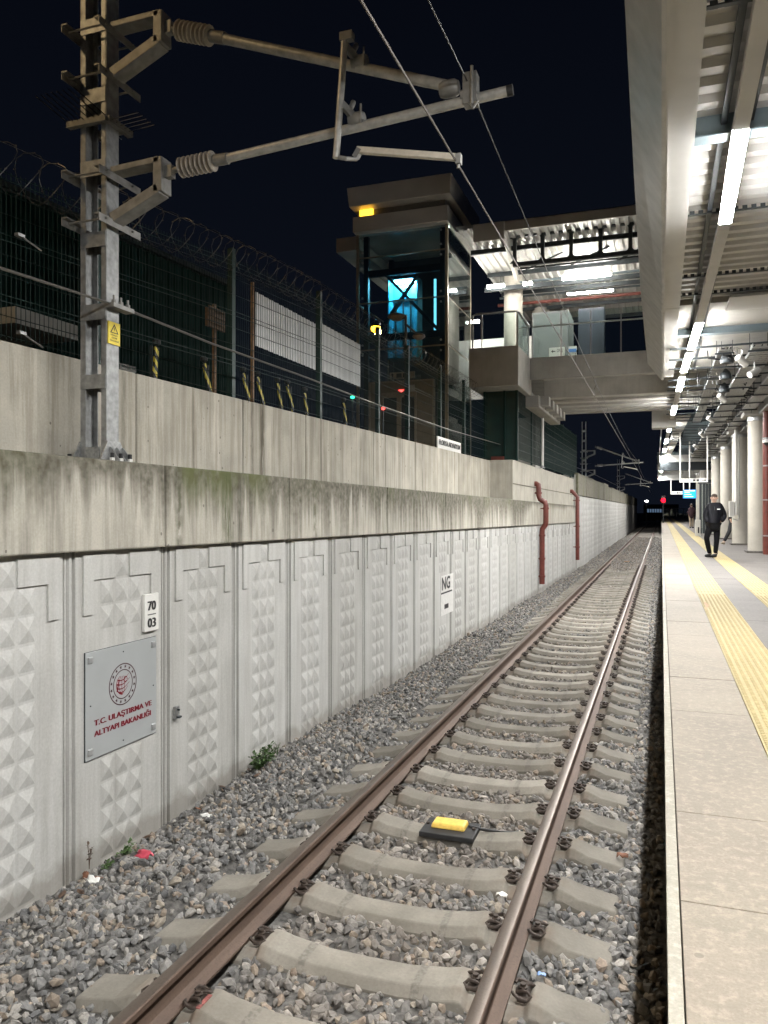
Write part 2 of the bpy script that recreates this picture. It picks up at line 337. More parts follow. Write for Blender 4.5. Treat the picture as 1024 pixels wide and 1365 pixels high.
M_tact=platform_mat('tactile_yellow',(.37,.30,.145),(.31,.25,.118))
# rail
def rail_mat(name,c0,c1,rough,metal):
    m,nt,b=newmat(name); tc=N(nt,'ShaderNodeTexCoord'); ov=tc.outputs['Object']; b.inputs['Roughness'].default_value=rough; b.inputs['Metallic'].default_value=metal
    a=noise(nt,mapping(nt,ov,(6,.7,6)),3,6,.65); g=noise(nt,ov,70,4)
    col=mix(nt,ramp(nt,a,.35,.7),c0,c1); col=mix(nt,mathn(nt,'MULTIPLY',ramp(nt,g,.5,.75),.5),col,tuple(x*.55 for x in c0)); L(nt,col,b.inputs['Base Color'])
    bp=N(nt,'ShaderNodeBump'); bp.inputs['Strength'].default_value=.12; bp.inputs['Distance'].default_value=.003; L(nt,g,bp.inputs['Height']); L(nt,bp.outputs['Normal'],b.inputs['Normal']); return m
M_railside=rail_mat('rail_rust',(.085,.055,.040),(.13,.086,.062),.7,.15)
M_railtop=rail_mat('rail_head',(.12,.095,.078),(.165,.135,.112),.42,.6)
# stones
def stone_mat():
    m,nt,b=newmat('ballast_stone'); b.inputs['Roughness'].default_value=.85; b.inputs['Specular IOR Level'].default_value=.3
    ge=N(nt,'ShaderNodeNewGeometry'); tc=N(nt,'ShaderNodeTexCoord')
    r=N(nt,'ShaderNodeValToRGB'); r.color_ramp.interpolation='CONSTANT'; el=r.color_ramp.elements
    stops=[(0,(.135,.135,.136)),(.14,(.20,.198,.193)),(.36,(.255,.248,.237)),(.56,(.175,.17,.162)),(.70,(.32,.305,.28)),(.80,(.33,.295,.245)),(.87,(.27,.225,.18)),(.93,(.40,.38,.35)),(.975,(.33,.27,.22))]
    el[0].position=0; el[0].color=list(stops[0][1])+[1]; el[1].position=stops[1][0]; el[1].color=list(stops[1][1])+[1]
    for p,c in stops[2:]:
        e=el.new(p); e.color=list(c)+[1]
    L(nt,ge.outputs['Random Per Island'],r.inputs['Fac'])
    n=noise(nt,tc.outputs['Object'],38,6,.7); col=mix(nt,ramp(nt,n,.3,.72),mix(nt,1.0,r.outputs['Color'],(.6,.6,.6),'MULTIPLY'),mix(nt,1.0,r.outputs['Color'],(1.2,1.18,1.15),'MULTIPLY'))
    sep=N(nt,'ShaderNodeSeparateXYZ'); L(nt,tc.outputs['Object'],sep.inputs[0])
    tr=mathn(nt,'ABSOLUTE',mathn(nt,'ADD',sep.outputs['X'],1.555)); tf=ramp(nt,tr,.55,.95,(1,1,1),(0,0,0))
    dn=noise(nt,tc.outputs['Object'],2.5,4); tf=mathn(nt,'MULTIPLY',mathn(nt,'MULTIPLY',tf,ramp(nt,dn,.3,.7)),.4)
    col=mix(nt,tf,col,(.20,.15,.105))
    L(nt,col,b.inputs['Base Color']); return m
M_stone=stone_mat()
M_bed=plain('ballast_bed',(.10,.095,.088),.95,var=.45,scale=26,bump=1.0)
M_bedfill=concrete('ballast_fill',(.20,.185,.16),streak=0,bump=.8,blotch=.3)
# ------------------------------------------------------------------ the setting
TC=-1.555                                        # track centre
WA,WB=-4.14,.015                                 # retaining wall face X = WA + WB*Y
def WX(y): return WA+WB*min(y,36)
UA,UB=-4.90,.015                                 # parapet face
def UX(y): return UA+UB*y
def capbot(y): return 2.03-.0078*y
def captop(y): return 2.72-.0065*y
def smooth(a,b,x):
    t=min(1,max(0,(x-a)/(b-a))); return t*t*(3-2*t)
def ground_z(x,y):
    fill=smooth(31,37,y)
    d=x-TC
    if -1.32<d<1.32: z=-.245+.07*fill
    elif d<=-1.32:
        w=WX(y); t=(x-w)/max(.2,(TC-1.32-w)); z=-.40+(.19)*smooth(0,.75,t) -.0*fill
        z+= .03*smooth(.55,.9,t)*(1-smooth(.9,1,t))
        z+=.03*math.sin(y*.9)*(1-t)
    else: z=-.235
    return z+.012*math.sin(x*7+y*3.1)*math.sin(y*5.3-x*2)
b=MB()
b.add([(-400,-200,-1.0),(400,-200,-1.0),(400,900,-1.0),(-400,900,-1.0)],[(0,1,2,3)])
b.build('ground',M_earth,kind='structure')
# ballast bed as a sheet
b=MB(); xs=[-4.4+i*.12 for i in range(38)]; ys=[-1+i*.15 for i in range(80)]+[11+i*.6 for i in range(60)]+[47+i*6 for i in range(32)]
nx=len(xs); vs=[(x,y,ground_z(x,y)-.01) for y in ys for x in xs]; fs=[(j*nx+i,j*nx+i+1,(j+1)*nx+i+1,(j+1)*nx+i) for j in range(len(ys)-1) for i in range(nx-1)]
b.add(vs,fs,0); 
for k,f in enumerate(fs):
    if vs[f[0]][1]>33: b.m[k]=1
b.build('ballast_bed',[M_bed,M_bedfill],smooth=60,kind='structure')
MB().box(-60,-5.6,-30,160,-.9,3.42).build('plaza_ground',M_asph,kind='structure')
# platform: body + paving sheets with joints
PE=.016; PT=1.0
EXPJ=[10.72]
jy=[1.1,1.95,2.78,3.60,4.50,5.42,6.5,7.6,8.7,9.75,10.72]+[10.72+1.25*i for i in range(1,36)]+[56+8*i for i in range(15)]
b=MB(); b.box(PE+.012,8,-8,170,-.6,PT-.03)
b.build('platform',M_black if False else plain('joint_dark',(.10,.088,.072),.9,var=.2),kind='structure')
def slabs(name,x0,x1,ys,mat,gap=.006,seed=1):
    b=MB(); r=random.Random(seed)
    yy=[-8]+ys+[170]
    for a,c in zip(yy[:-1],yy[1:]):
        g=gap if c not in EXPJ else gap*2.2
        dz=r.uniform(-.0015,.0015)
        b.box(x0,x1,a+gap/2,c-g/2,PT-.05,PT+dz)
    return b.build(name,mat,bevel=.003,kind='structure')
slabs('platform_edge_strip',PE,PE+.040,[y for i,y in enumerate(jy) if i%3==1],M_edge,.004,2)
slabs('platform_paving_edge',PE+.044,.527,jy,M_slab,.004,3)
slabs('platform_paving_middle',.933,1.337,[y+.35 for y in jy],M_slabd,.004,4)
slabs('platform_paving_inner',1.743,8,[y+.2 for y in jy if y<40],M_slabd,.004,5)
def tactile(x0,x1,label):
    t=thing('tactile_strip',label,'tactile paving',(0,0,0))
    b=MB(); 
    yy=[-8+i*.42 for i in range(0,110)]
    for a in yy: b.box(x0,x1,a+.0015,a+.4185,PT-.05,PT+.001)
    b.box(x0,x1,yy[-1]+.42,170,PT-.05,PT+.001)
    b.build('base_tile',M_tact,t)
    n=8; w=(x1-x0)/n; b=MB()
    y=2.6
    while y<13:
        for i in range(n):
            cx=x0+(i+.5)*w; hx,hy=.015,.0125; z0=PT+.001; z1=PT+.0065
            b.add([(cx-hx,y-hy,z0),(cx+hx,y-hy,z0),(cx+hx,y+hy,z0),(cx-hx,y+hy,z0),(cx-hx*.6,y-hy*.6,z1),(cx+hx*.6,y-hy*.6,z1),(cx+hx*.6,y+hy*.6,z1),(cx-hx*.6,y+hy*.6,z1)],[(4,5,6,7),(0,1,5,4),(1,2,6,5),(2,3,7,6),(3,0,4,7)])
        y+=.0365
    ya=13.0
    while ya<165:
        ln=.42 if ya<40 else 5
        for i in range(n):
            cx=x0+(i+.5)*w; hx=.013; z0=PT+.001; z1=PT+.0065; yb=ya+ln-.03
            b.add([(cx-hx,ya,z0),(cx+hx,ya,z0),(cx+hx,yb,z0),(cx-hx,yb,z0),(cx-hx*.6,ya+.005,z1),(cx+hx*.6,ya+.005,z1),(cx+hx*.6,yb-.005,z1),(cx-hx*.6,yb-.005,z1)],[(4,5,6,7),(0,1,5,4),(1,2,6,5),(2,3,7,6),(3,0,4,7)])
        ya+=ln
    o=b.build('ribs',M_tact,t); o['kind']='stuff'
tactile(.530,.930,'yellow ribbed tactile strip nearest the platform edge')
tactile(1.340,1.740,'yellow ribbed tactile strip the man stands on, farther from the edge')
# orange stain on the paving
b=MB(); c=P(942,808,Z=PT); pts=[]
for k in range(22):
    a=2*PI*k/22; r=.5+.22*math.sin(3*a+1)+.15*math.sin(7*a); pts.append((c.x+.055*r*math.cos(a)+.02*math.sin(a),c.y+.75*r*math.sin(a),PT+.0055))
b.add(pts,[tuple(range(22))]); o=b.build('paint_stain',plain('stain_orange',(.36,.19,.10),.8,var=.25,scale=12)); tag(o,'faded orange paint stain on the grey paving between the tactile strips','stain')
# ------------------------------------------------------------------ track
SL=[3.37+.62*k for k in range(-2,54)]
def rail(xc,label):
    prof=[(-.075,-.172),(.075,-.172),(.075,-.160),(.018,-.138),(.009,-.118),(.009,-.058),(.014,-.046),(.0355,-.038),(.036,-.010),(.030,-.003),(.018,0),(-.018,0),(-.030,-.003),(-.036,-.010),(-.0355,-.038),(-.014,-.046),(-.009,-.058),(-.009,-.118),(-.018,-.138),(-.075,-.160)]
    b=MB(); ys=[-2,30,200]; n=len(prof); vs=[(xc+x,y,z) for y in ys for x,z in prof]
    for j in range(len(ys)-1):
        for i in range(n):
            top=9<=i<=11
            b.f.append((j*n+i,j*n+(i+1)%n,(j+1)*n+(i+1)%n,(j+1)*n+i)); b.m.append(1 if top else 0)
    b.v=vs
    o=b.build('rail',[M_railside,M_railtop],smooth=25); tag(o,label,'rail')
rail(TC-.7535,'rusty brown steel rail on the wall side of the track')
rail(TC+.7535,'brown steel rail with a shiny worn head on the platform side')
def sleeper_mesh():
    # stations along X (from centre): x, top z, half top width, half bottom width
    st=[(-1.30,-.232,.105,.145),(-1.285,-.222,.112,.15),(-1.06,-.185,.112,.15),(-.965,-.150,.10,.15),(-.93,-.146,.095,.15),(-.895,-.186,.085,.15),(-.61,-.180,.085,.15),(-.585,-.146,.088,.15),(-.545,-.146,.092,.148),(-.47,-.166,.095,.145),(-.25,-.192,.09,.135)]
    st=st+[(0,-.196,.09,.13)]+[(-x,z,a,c) for x,z,a,c in reversed(st)]
    b=MB(); vs=[]
    for x,z,a,c in st: vs+=[(x,-c,-.42),(x,-c*.97,z-.03-.02),(x,-a,z),(x,a,z),(x,c*.97,z-.05),(x,c,-.42)]
    fs=[]
    for j in range(len(st)-1):
        for i in range(5): fs.append((j*6+i,(j+1)*6+i,(j+1)*6+i+1,j*6+i+1))
    fs.append(tuple(range(6))); fs.append(tuple(len(st)*6-6+i for i in range(6)))
    b.add(vs,fs); return b
def clip_mesh(s):
    """tension clamp: wavy spring wire loop, guide plate and screw; s=+1 lies on the +X side of a rail"""
    b=MB(); pts=[]; K=.82
    ctrl=[(.030,-.020,.012),(.055,-.030,.030),(.085,-.034,.036),(.105,-.050,.020),(.085,-.075,.010),(.045,-.078,.020),(.020,-.066,.030),(.012,-.045,.022)]
    l=[Vector((s*x,y,z*.85)) for x,y,z in ctrl]; r=[Vector((s*x,-y,z*.85)) for x,y,z in ctrl]
    b.tube(list(reversed(l))+[Vector((s*.028,0,.014))]+r,.0095,6)
    b.box(s*.035,s*.125,-.055,.055,-.022,.004)
    b.cyl((s*.058,0,-.01),(s*.058,0,.045),.012,8); b.lathe([(.022,.026),(.024,.029),(.024,.035),(.015,.037),(.015,.050)],(s*.058,0,0),n=8)
    return b
sm=sleeper_mesh().build('railway_sleeper',M_sleeper,bevel=.008)
SLAB='grey concrete sleeper lying across the track in the gravel under both rails'
tag(sm,SLAB,'sleeper','concrete sleepers under the rails'); sm.location=(TC,SL[0],0)
for xc in (-.7535,.7535):
    for s in (-1,1):
        o=clip_mesh(s).build('rail_clip',M_rust,sm,smooth=50); o.location=(xc+s*.066,0,-.165)
for k,y in enumerate(SL[1:]):
    r=random.Random(k); o=dup(sm,(TC+r.uniform(-.012,.012),y+r.uniform(-.012,.012),r.uniform(-.004,.004)),rz=r.uniform(-.006,.006))
    if k+1==6: o['label']='concrete sleeper that carries the yellow and black box'
    if k+1==2:
        o['label']='concrete sleeper with a red painted patch beside the wall side rail'
        b=MB(); b.box(-.590,-.566,-.085,.03,-.147,-.1425)
        b.build('red_paint_patch',plain('red_paint_worn',(.22,.07,.06),.8,var=.4,scale=60),o)
# dark bands cast into sleeper tops are stains: short printed marks on the near ones
# balise
def balise(u,v,y,lab,w=.62,yel=True):
    t=thing('track_balise',lab,'track balise',(TC+.02,y,0))
    MB().box(-.21,.21,-.17,.13,-.188,-.150).build('base_plate',M_black,t,bevel=.006)
    b=MB(); b.hexa([(-.145,-.075,-.15),(.125,-.075,-.15),(.125,.085,-.15),(-.145,.085,-.15)],[(-.135,-.06,-.112),(.115,-.06,-.112),(.115,.075,-.112),(-.135,.075,-.112)])
    b.build('housing',M_yellow if yel else M_brown,t,bevel=.012)
    b=MB()
    for x in (-.185,.18): b.cyl((x,0,-.15),(x,0,-.138),.014,8)
    b.build('bolt',M_rust,t)
    MB().tube([(.13,.03,-.14),(.24,.05,-.16),(.36,.12,-.19),(.46,.22,-.22),(.50,.34,-.24)],.011,6).build('cable',M_black,t,smooth=60)
balise(0,0,SL[6]+.015,'black plate with a yellow box, fixed between the rails on a sleeper')
balise(0,0,P(833,749,Z=-.15).y,'small brownish box between the rails far down the track',yel=False)
# gravel: real stones
def gravel():
    tmpl=[]
    for k in range(10):
        bm=bmesh.new(); bmesh.ops.create_icosphere(bm,subdivisions=1,radius=1)
        r=random.Random(100+k)
        for v in bm.verts: v.co=v.co.normalized()*(r.uniform(.7,1.12))
        # angular: flatten against a few random planes
        for j in range(8):
            n=Vector((r.gauss(0,1),r.gauss(0,1),r.gauss(0,1))).normalized(); d=r.uniform(.42,.7)
            for v in bm.verts:
                q=v.co.dot(n)
                if q>d: v.co-=n*(q-d)
        sc=(r.uniform(.9,1.4),r.uniform(.75,1.0),r.uniform(.5,.8))
        for v in bm.verts: v.co=Vector((v.co.x*sc[0],v.co.y*sc[1],v.co.z*sc[2]))
        bmesh.ops.triangulate(bm,faces=bm.faces); bm.verts.ensure_lookup_table()
        tmpl.append((np.array([v.co[:] for v in bm.verts]),np.array([[v.index for v in f.verts] for f in bm.faces]))); bm.free()
    Vs=[];Fs=[];off=0
    zones=[(2.4,5.5,560,.021,.056,1),(5.5,9,480,.022,.054,1),(9,15,360,.024,.05,1),(15,26,230,.028,.05,1),(26,46,110,.034,.055,1),(46,75,45,.045,.065,1)]
    for (ya,yb,den,r0,r1,_) in zones:
        n=int(den*(yb-ya)*4.1)
        xs=RNG.uniform(-4.12,-.0,n); ys=RNG.uniform(ya,yb,n)
        keep=np.ones(n,bool)
        keep&= xs>np.array([WX(y)+.01 for y in ys])
        insl=np.zeros(n,bool)
        for s in SL:
            if s<32.5: insl|=(np.abs(ys-s)<.116)&(np.abs(xs-TC)<1.28)
        for s in SL:
            insl|=False
        keep&=~insl
        for xc in (TC-.7535,TC+.7535): keep&=np.abs(xs-xc)>.088
        xs=xs[keep]; ys=ys[keep]; n=len(xs)
        rr=r0+(r1-r0)*RNG.beta(1.6,2.4,n)
        zs=np.array([ground_z(x,y) for x,y in zip(xs,ys)])+rr*RNG.uniform(-.25,.45,n)
        # pile stones a little against sleeper sides
        q=RNG.normal(size=(n,4)); q/=np.linalg.norm(q,axis=1)[:,None]
        # keep stones lying rather flat: blend to yaw rotation
        w,x,y,z=q.T
        R=np.stack([1-2*(y*y+z*z),2*(x*y-z*w),2*(x*z+y*w),2*(x*y+z*w),1-2*(x*x+z*z),2*(y*z-x*w),2*(x*z-y*w),2*(y*z+x*w),1-2*(x*x+y*y)],1).reshape(-1,3,3)
        ti=RNG.integers(0,len(tmpl),n)
        for k,(tv,tf) in enumerate(tmpl):
            ix=np.nonzero(ti==k)[0]
            if len(ix)==0: continue
            pv=np.einsum('nij,vj->nvi',R[ix],tv)*rr[ix][:,None,None]+np.stack([xs[ix],ys[ix],zs[ix]],1)[:,None,:]
            nv=len(tv); Vs.append(pv.reshape(-1,3)); Fs.append((tf[None]+ (off+np.arange(len(ix))*nv)[:,None,None]).reshape(-1,3)); off+=len(ix)*nv
    V=np.concatenate(Vs); Fa=np.concatenate(Fs)
    me=bpy.data.meshes.new('gravel'); me.vertices.add(len(V)); me.vertices.foreach_set('co',V.ravel().astype('f'))
    me.loops.add(Fa.size); me.loops.foreach_set('vertex_index',Fa.ravel().astype('i')); me.polygons.add(len(Fa))
    me.polygons.foreach_set('loop_start',np.arange(0,Fa.size,3).astype('i')); me.polygons.foreach_set('loop_total',np.full(len(Fa),3,'i'))
    me.update(calc_edges=True); me.validate(); me.shade_flat(); me.materials.append(M_stone)
    o=link('gravel',me,kind='stuff'); print('stones faces',len(Fa))
    tag(o,'crushed grey and beige track ballast stones around the sleepers','gravel')
gravel()
# ------------------------------------------------------------------ retaining wall with precast panels
wall=thing('retaining_wall','long pale retaining wall of precast panels with pyramid studs beside the track','wall')
MB().hexa([(WX(-6)-.9,-6,-.8),(WX(-6)-.10,-6,-.8),(WX(35.6)-.10,35.6,-.8),(WX(35.6)-.9,35.6,-.8)],[(WX(-6)-.9,-6,1.98),(WX(-6)-.10,-6,1.98),(WX(35.6)-.10,35.6,1.76),(WX(35.6)-.9,35.6,1.76)]).build('wall_core',M_panel,wall)
PW=1.148; PY0=4.58
def panel(b,y0,w,skip=(),detail=True):
    x=lambda y,d:WX(y)+d
    zt=capbot(y0)-.002; zb=-.75
    def pb(ya,yb,za,zb_,d0,d1):
        b.hexa([(x(ya,d0),ya,za),(x(ya,d1),ya,za),(x(yb,d1),yb,za),(x(yb,d0),yb,za)],[(x(ya,d0),ya,zb_),(x(ya,d1),ya,zb_),(x(yb,d1),yb,zb_),(x(yb,d0),yb,zb_)])
    # joint: rib - groove - rib at each side of the panel, flat field between
    g=.075
    pb(y0+g,y0+w-.055,zb,zt,-.10,0)                         # main slab
    pb(y0,y0+.012,zb,zt,-.10,-.035)
    # rounded rib at the start of panel
    ys=[y0+.012,y0+.020,y0+.032,y0+.044,y0+.052]; ds=[-.035,-.008,0,-.008,-.035]
    for i in range(4):
        ya,yb=ys[i],ys[i+1]; da,db=ds[i],ds[i+1]
        b.hexa([(x(ya,-.1),ya,zb),(x(ya,da),ya,zb),(x(yb,db),yb,zb),(x(yb,-.1),yb,zb)],[(x(ya,-.1),ya,zt),(x(ya,da),ya,zt),(x(yb,db),yb,zt),(x(yb,-.1),yb,zt)])
    pb(y0+.052,y0+g,zb,zt,-.10,-.03)
    pb(y0+w-.055,y0+w-.022,zb,zt,-.10,-.028)
    pb(y0+w-.022,y0+w-.010,zb,zt,-.10,-.012)
    # corner plates stepping round the studs
    cw,rh=.172,.196; cx0=y0+w/2+.012-1.5*cw; top=zt-.03; e=.016
    pa=y0+g+.07; pz=y0+w-.055-.045
    for (ya,yb,leg) in ((pa,cx0+cw,(pa,pa+.105)),(cx0+2*cw,pz,(pz-.105,pz))):
        z0=top-rh
        def pl(A,B,z_0,z_1):
            b.hexa([(x(A,0),A,z_0),(x(A,e),A,z_0+.004),(x(B,e),B,z_0+.004),(x(B,0),B,z_0)],[(x(A,0),A,z_1),(x(A,e),A,z_1),(x(B,e),B,z_1),(x(B,0),B,z_1)])
        if leg[0]==pa: pl(leg[1],yb,z0,top); 
        else: pl(ya,leg[0],z0,top)
        pl(leg[0],leg[1],z0-.26,top)
    # pyramid studs
    hgt=.021
    for r in range(13):
        for c in range(3):
            if r==0 and c!=1: continue
            if (r,c) in skip or r in skip: continue
            ya=cx0+c*cw+.011; yb=ya+cw-.022; z1=top-r*rh-.010; z0=z1-rh+.020
            ym=(ya+yb)/2; zm=(z0+z1)/2
            if z0<-.7: continue
            b.add([(x(ya,.001),ya,z0),(x(yb,.001),yb,z0),(x(yb,.001),yb,z1),(x(ya,.001),ya,z1),(x(ym,hgt),ym,zm)],[(0,1,4),(1,2,4),(2,3,4),(3,0,4)])
NGp=P(596,785,W=(WA,WB))
for k in range(-5,27):
    y0=PY0+PW*k
    if y0+PW>35.7: break
    b=MB(); skip=()
    if y0<NGp.y<y0+PW: skip=(4,5,6,7,8)
    if k==0: skip=tuple(range(3,8))+((3,0),)
    panel(b,y0,PW,skip); b.build('wall_panel',M_panel,wall)
# coping blocks
cj=[-6,P(222,680,W=(WA,WB)).y-4.6,P(222,680,W=(WA+.07,WB)).y,P(387,680,W=(WA+.07,WB)).y]
d=cj[-1]-cj[-2]
while cj[-1]+3.3<35.6: cj.append(cj[-1]+ (3.2 if len(cj)<7 else 3.4))
cj.append(35.6)
for a,c in zip(cj[:-1],cj[1:]):
    g=.013; A=a+g; B=c-g; f=.07
    MB().hexa([(UX(A)+.0,A,capbot(A)),(WX(A)+f,A,capbot(A)),(WX(B)+f,B,capbot(B)),(UX(B)+.0,B,capbot(B))],[(UX(A)+.0,A,captop(A)),(WX(A)+f-.006,A,captop(A)),(WX(B)+f-.006,B,captop(B)),(UX(B)+.0,B,captop(B))]).build('coping_block',M_cap,wall,bevel=.014)
b=MB(); b.hexa([(UX(-6)+.05,-6,2.1),(WX(-6)+.03,-6,2.1),(WX(35.5)+.03,35.5,1.9),(UX(35.5)+.05,35.5,1.9)],[(UX(-6)+.05,-6,2.55),(WX(-6)+.03,-6,2.55),(WX(35.5)+.03,35.5,2.35),(UX(35.5)+.05,35.5,2.35)]); b.build('coping_core',M_black,wall)
# moss tufts at coping joints are in the material; parapet above
para=thing('parapet_wall','board marked beige concrete parapet wall carrying the green mesh fence','wall')
pj=[-6,.4,3.0]+[P(u,560,W=(UA,UB)).y for u in (183,325,408,498,554,612,654)]
def partop(y): return 3.60+.005*y
for i,(a,c) in enumerate(zip(pj[:-1],pj[1:])):
    g=.012; A=a+g; B=c-g; dx=random.Random(i+5).uniform(-.012,.012)
    MB().hexa([(UX(A)-.35,A,2.3),(UX(A)+dx,A,2.3),(UX(B)+dx,B,2.3),(UX(B)-.35,B,2.3)],[(UX(A)-.35,A,partop(A)),(UX(A)+dx,A,partop(A)),(UX(B)+dx,B,partop(B)),(UX(B)-.35,B,partop(B))]).build('parapet_block',M_parapet,para,bevel=.015)
YS=pj[-1]
MB().hexa([(UX(-6)-.33,-6,2.3),(UX(-6)-.03,-6,2.3),(UX(YS)-.03,YS,2.3),(UX(YS)-.33,YS,2.3)],[(UX(-6)-.33,-6,3.5),(UX(-6)-.03,-6,3.5),(UX(YS)-.03,YS,3.5),(UX(YS)-.33,YS,3.5)]).build('parapet_core',M_black,para)
# raised forward section behind the first downpipe
rw=thing('raised_wall','lighter raised concrete wall section stepping forward behind the red downpipe','wall')
RX=WX(YS)+.03; ya=YS+.01
stepz=P(665,640,Y=ya).z
MB().box(UX(YS)-.5,P(684,620,Y=ya).x-.0,ya,ya+.5,2.3,3.30).build('step_block',M_block,rw,bevel=.015)
rx0=P(684,606,Y=ya).x
js=[ya,ya+4.8,ya+9.6,35.9]
for a,c in zip(js[:-1],js[1:]):
    A=a+.006;B=c-.006
    if a==ya: A=ya-.012
    MB().hexa([(UX(A)-.2,A,2.35),(rx0+.015*(A-ya),A,2.35),(rx0+.015*(B-ya),B,2.35),(UX(B)-.2,B,2.35)],[(UX(A)-.2,A,3.72),(rx0+.015*(A-ya),A,3.72),(rx0+.015*(B-ya),B,3.70),(UX(B)-.2,B,3.70)]).build('wall_block',M_block,rw,bevel=.015)
MB().hexa([(UX(ya)-.2,ya,3.03),(rx0+.012,ya,3.03),(rx0+.012+.015*(35.9-ya),35.9,2.98),(UX(35)-.2,35.9,2.98)],[(UX(ya)-.2,ya,3.06),(rx0+.012,ya,3.06),(rx0+.012+.015*(35.9-ya),35.9,3.01),(UX(35)-.2,35.9,3.01)]).build('ledge_line',M_cap,rw)
# far wall
fw=thing('far_wall','tall pale panelled wall running on past the second red downpipe into the dark','wall')
FX=-3.60
MB().box(FX-.6,FX-.05,35.95,128,-.8,3.9).build('wall_core',M_far,fw)
y=36.0; i=0
while y<126:
    w=1.6; b=MB(); b.box(FX-.06,FX,y+.03,y+w-.03,-.7,2.95)
    for r in range(11):
        for c in range(2):
            a0=y+.2+c*.62; z0=-.3+r*.29
            b.add([(FX+.001,a0,z0),(FX+.001,a0+.56,z0),(FX+.001,a0+.56,z0+.26),(FX+.001,a0,z0+.26),(FX+.03,a0+.28,z0+.13)],[(0,1,4),(1,2,4),(2,3,4),(3,0,4)])
    b.build('wall_panel',M_far,fw); y+=w; i+=1
y=36.0
while y<126:
    MB().box(FX-.4,FX+.05+random.Random(y).uniform(0,.03),y+.01,min(y+4.2,127)-.01,2.97,4.0+random.Random(int(y)).uniform(-.06,.08)).build('coping_block',M_cap,fw,bevel=.02); y+=4.2
# downpipes
def downpipe(u,vt,vb,r,lab,jog=True):
    y=P(u,700,W=(WA+.12,WB)).y; x=WX(y)+.07+r+.03; xt=(rx0+.015*(y-ya)) if y<36 else FX
    z0=P(u,vb,W=(WA+.1,WB)).z; z1=P(u,vt,W=(WA+.1,WB)).z
    t=thing('downpipe',lab,'downpipe'); b=MB()
    zc=captop(y)
    if jog: pts=[(xt-.2,y,z1),(xt+.06,y,z1),(xt+.12,y,z1-.04),(xt+.13,y,z1-.15),(xt+.13,y,zc+.22),(xt+.17,y,zc+.10),(x+.03,y,zc+.0),(x+.05,y,zc-.10),(x+.05,y,capbot(y)+.08),(x+.03,y,capbot(y)-.02),(x-.06,y,capbot(y)-.14),(x-.07,y,capbot(y)-.3),(x-.07,y,z0)]
    else: pts=[(xt-.2,y,z1),(xt+.08,y,z1),(xt+.12,y,z1-.05),(x,y,z1-.25),(x,y,z0)]
    b.tube(pts,r,14); b.build('pipe',M_redpipe,t,smooth=60)
    zs=[zc+.3,zc-.2,capbot(y)-.35,capbot(y)-1.1,z0+.25] if jog else [z1-.4,1.6,.7]
    for z in zs:
        xx=x-.07 if (jog and z<capbot(y)-.2) else (x+.05 if (jog and z<zc) else (xt+.13 if jog else x))
        b=MB(); b.lathe([(r*1.25,-.03),(r*1.25,.03)],(xx,y,z),n=14); b.box(xx-.2,xx,y-.02,y+.02,z-.015,z+.015); b.build('pipe_collar',M_redpipe,t)
downpipe(723,645,778,.085,'red brown downpipe with two bends, nearer of the two on the wall')
downpipe(768,655,746,.085,'straight red brown downpipe farther away where the wall changes',False)
# ------------------------------------------------------------------ plaque, kilometre plate, painted mark
WPL=(WA+.034,WB)
def wp(u,v): return P(u,v,W=WPL)
tl,br=wp(117,872),wp(211,975)
y0,y1=tl.y,br.y; z1=(wp(117,872).z+wp(211,848).z)/2; z0=(wp(117,1018).z+wp(211,975).z)/2
pl=thing('ministry_plaque','square silver grey plaque with a round emblem and dark red lettering on the wall','plaque')
WROT=Matrix.Rotation(-math.atan(WB),3,'Z')
def wpt(y,z,d): return Vector((WA+WB*y+d,y,z))
def wbox(b,ya,yb,za,zb,d0,d1):
    b.hexa([wpt(ya,za,d0),wpt(ya,za,d1),wpt(yb,za,d1),wpt(yb,za,d0)],[wpt(ya,zb,d0),wpt(ya,zb,d1),wpt(yb,zb,d1),wpt(yb,zb,d0)])
PD=.015
b=MB(); wbox(b,y0,y1,z0,z1,.008,PD); b.build('plate',M_plaque,pl,bevel=.002)
b=MB(); wbox(b,y0-.003,y1+.003,z0-.004,z1+.003,.002,.0085); b.build('back_frame',M_darkst,pl)
for (yy,zz) in ((y0+.045,z0+.06),(y1-.045,z0+.06),(y0+.045,z1-.06),(y1-.045,z1-.06)):
    b=MB(); s=.026; b.add([wpt(yy-s,zz-s,PD+.001),wpt(yy+s,zz-s,PD+.001),wpt(yy+s,zz+s,PD+.001),wpt(yy-s,zz+s,PD+.001),wpt(yy-s*.8,zz-s*.8,PD+.012),wpt(yy+s*.8,zz-s*.8,PD+.012),wpt(yy+s*.8,zz+s*.8,PD+.012),wpt(yy-s*.8,zz+s*.8,PD+.012)],[(0,1,5,4),(1,2,6,5),(2,3,7,6),(3,0,4,7),(4,5,6,7)])
    b.build('fixing_cap',M_capst,pl,bevel=.003)
b=MB()
for (fy,fz) in ((.5,.93),(.5,.06),(.06,.5),(.95,.5)):
    c=wpt(y0+(y1-y0)*fy,z0+(z1-z0)*fz,PD); b.cyl(c,c+Vector((.003,0,0)),.006,8)
b.build('rivet',M_darkst,pl)
ec=wp(166.5,912); ey,ez=ec.y,ec.z; RO=.166
def ring(b,r0,r1,n=64,cy=0,cz=0,a0=0,a1=2*PI,d=.0015):
    vs=[];fs=[]
    for k in range(n+1):
        a=a0+(a1-a0)*k/n; vs.append(wpt(ey+cy+r0*math.cos(a),ez+cz+r0*math.sin(a),PD+d)); vs.append(wpt(ey+cy+r1*math.cos(a),ez+cz+r1*math.sin(a),PD+d))
    for k in range(n): fs.append((2*k,2*k+1,2*k+3,2*k+2))
    b.add(vs,fs)
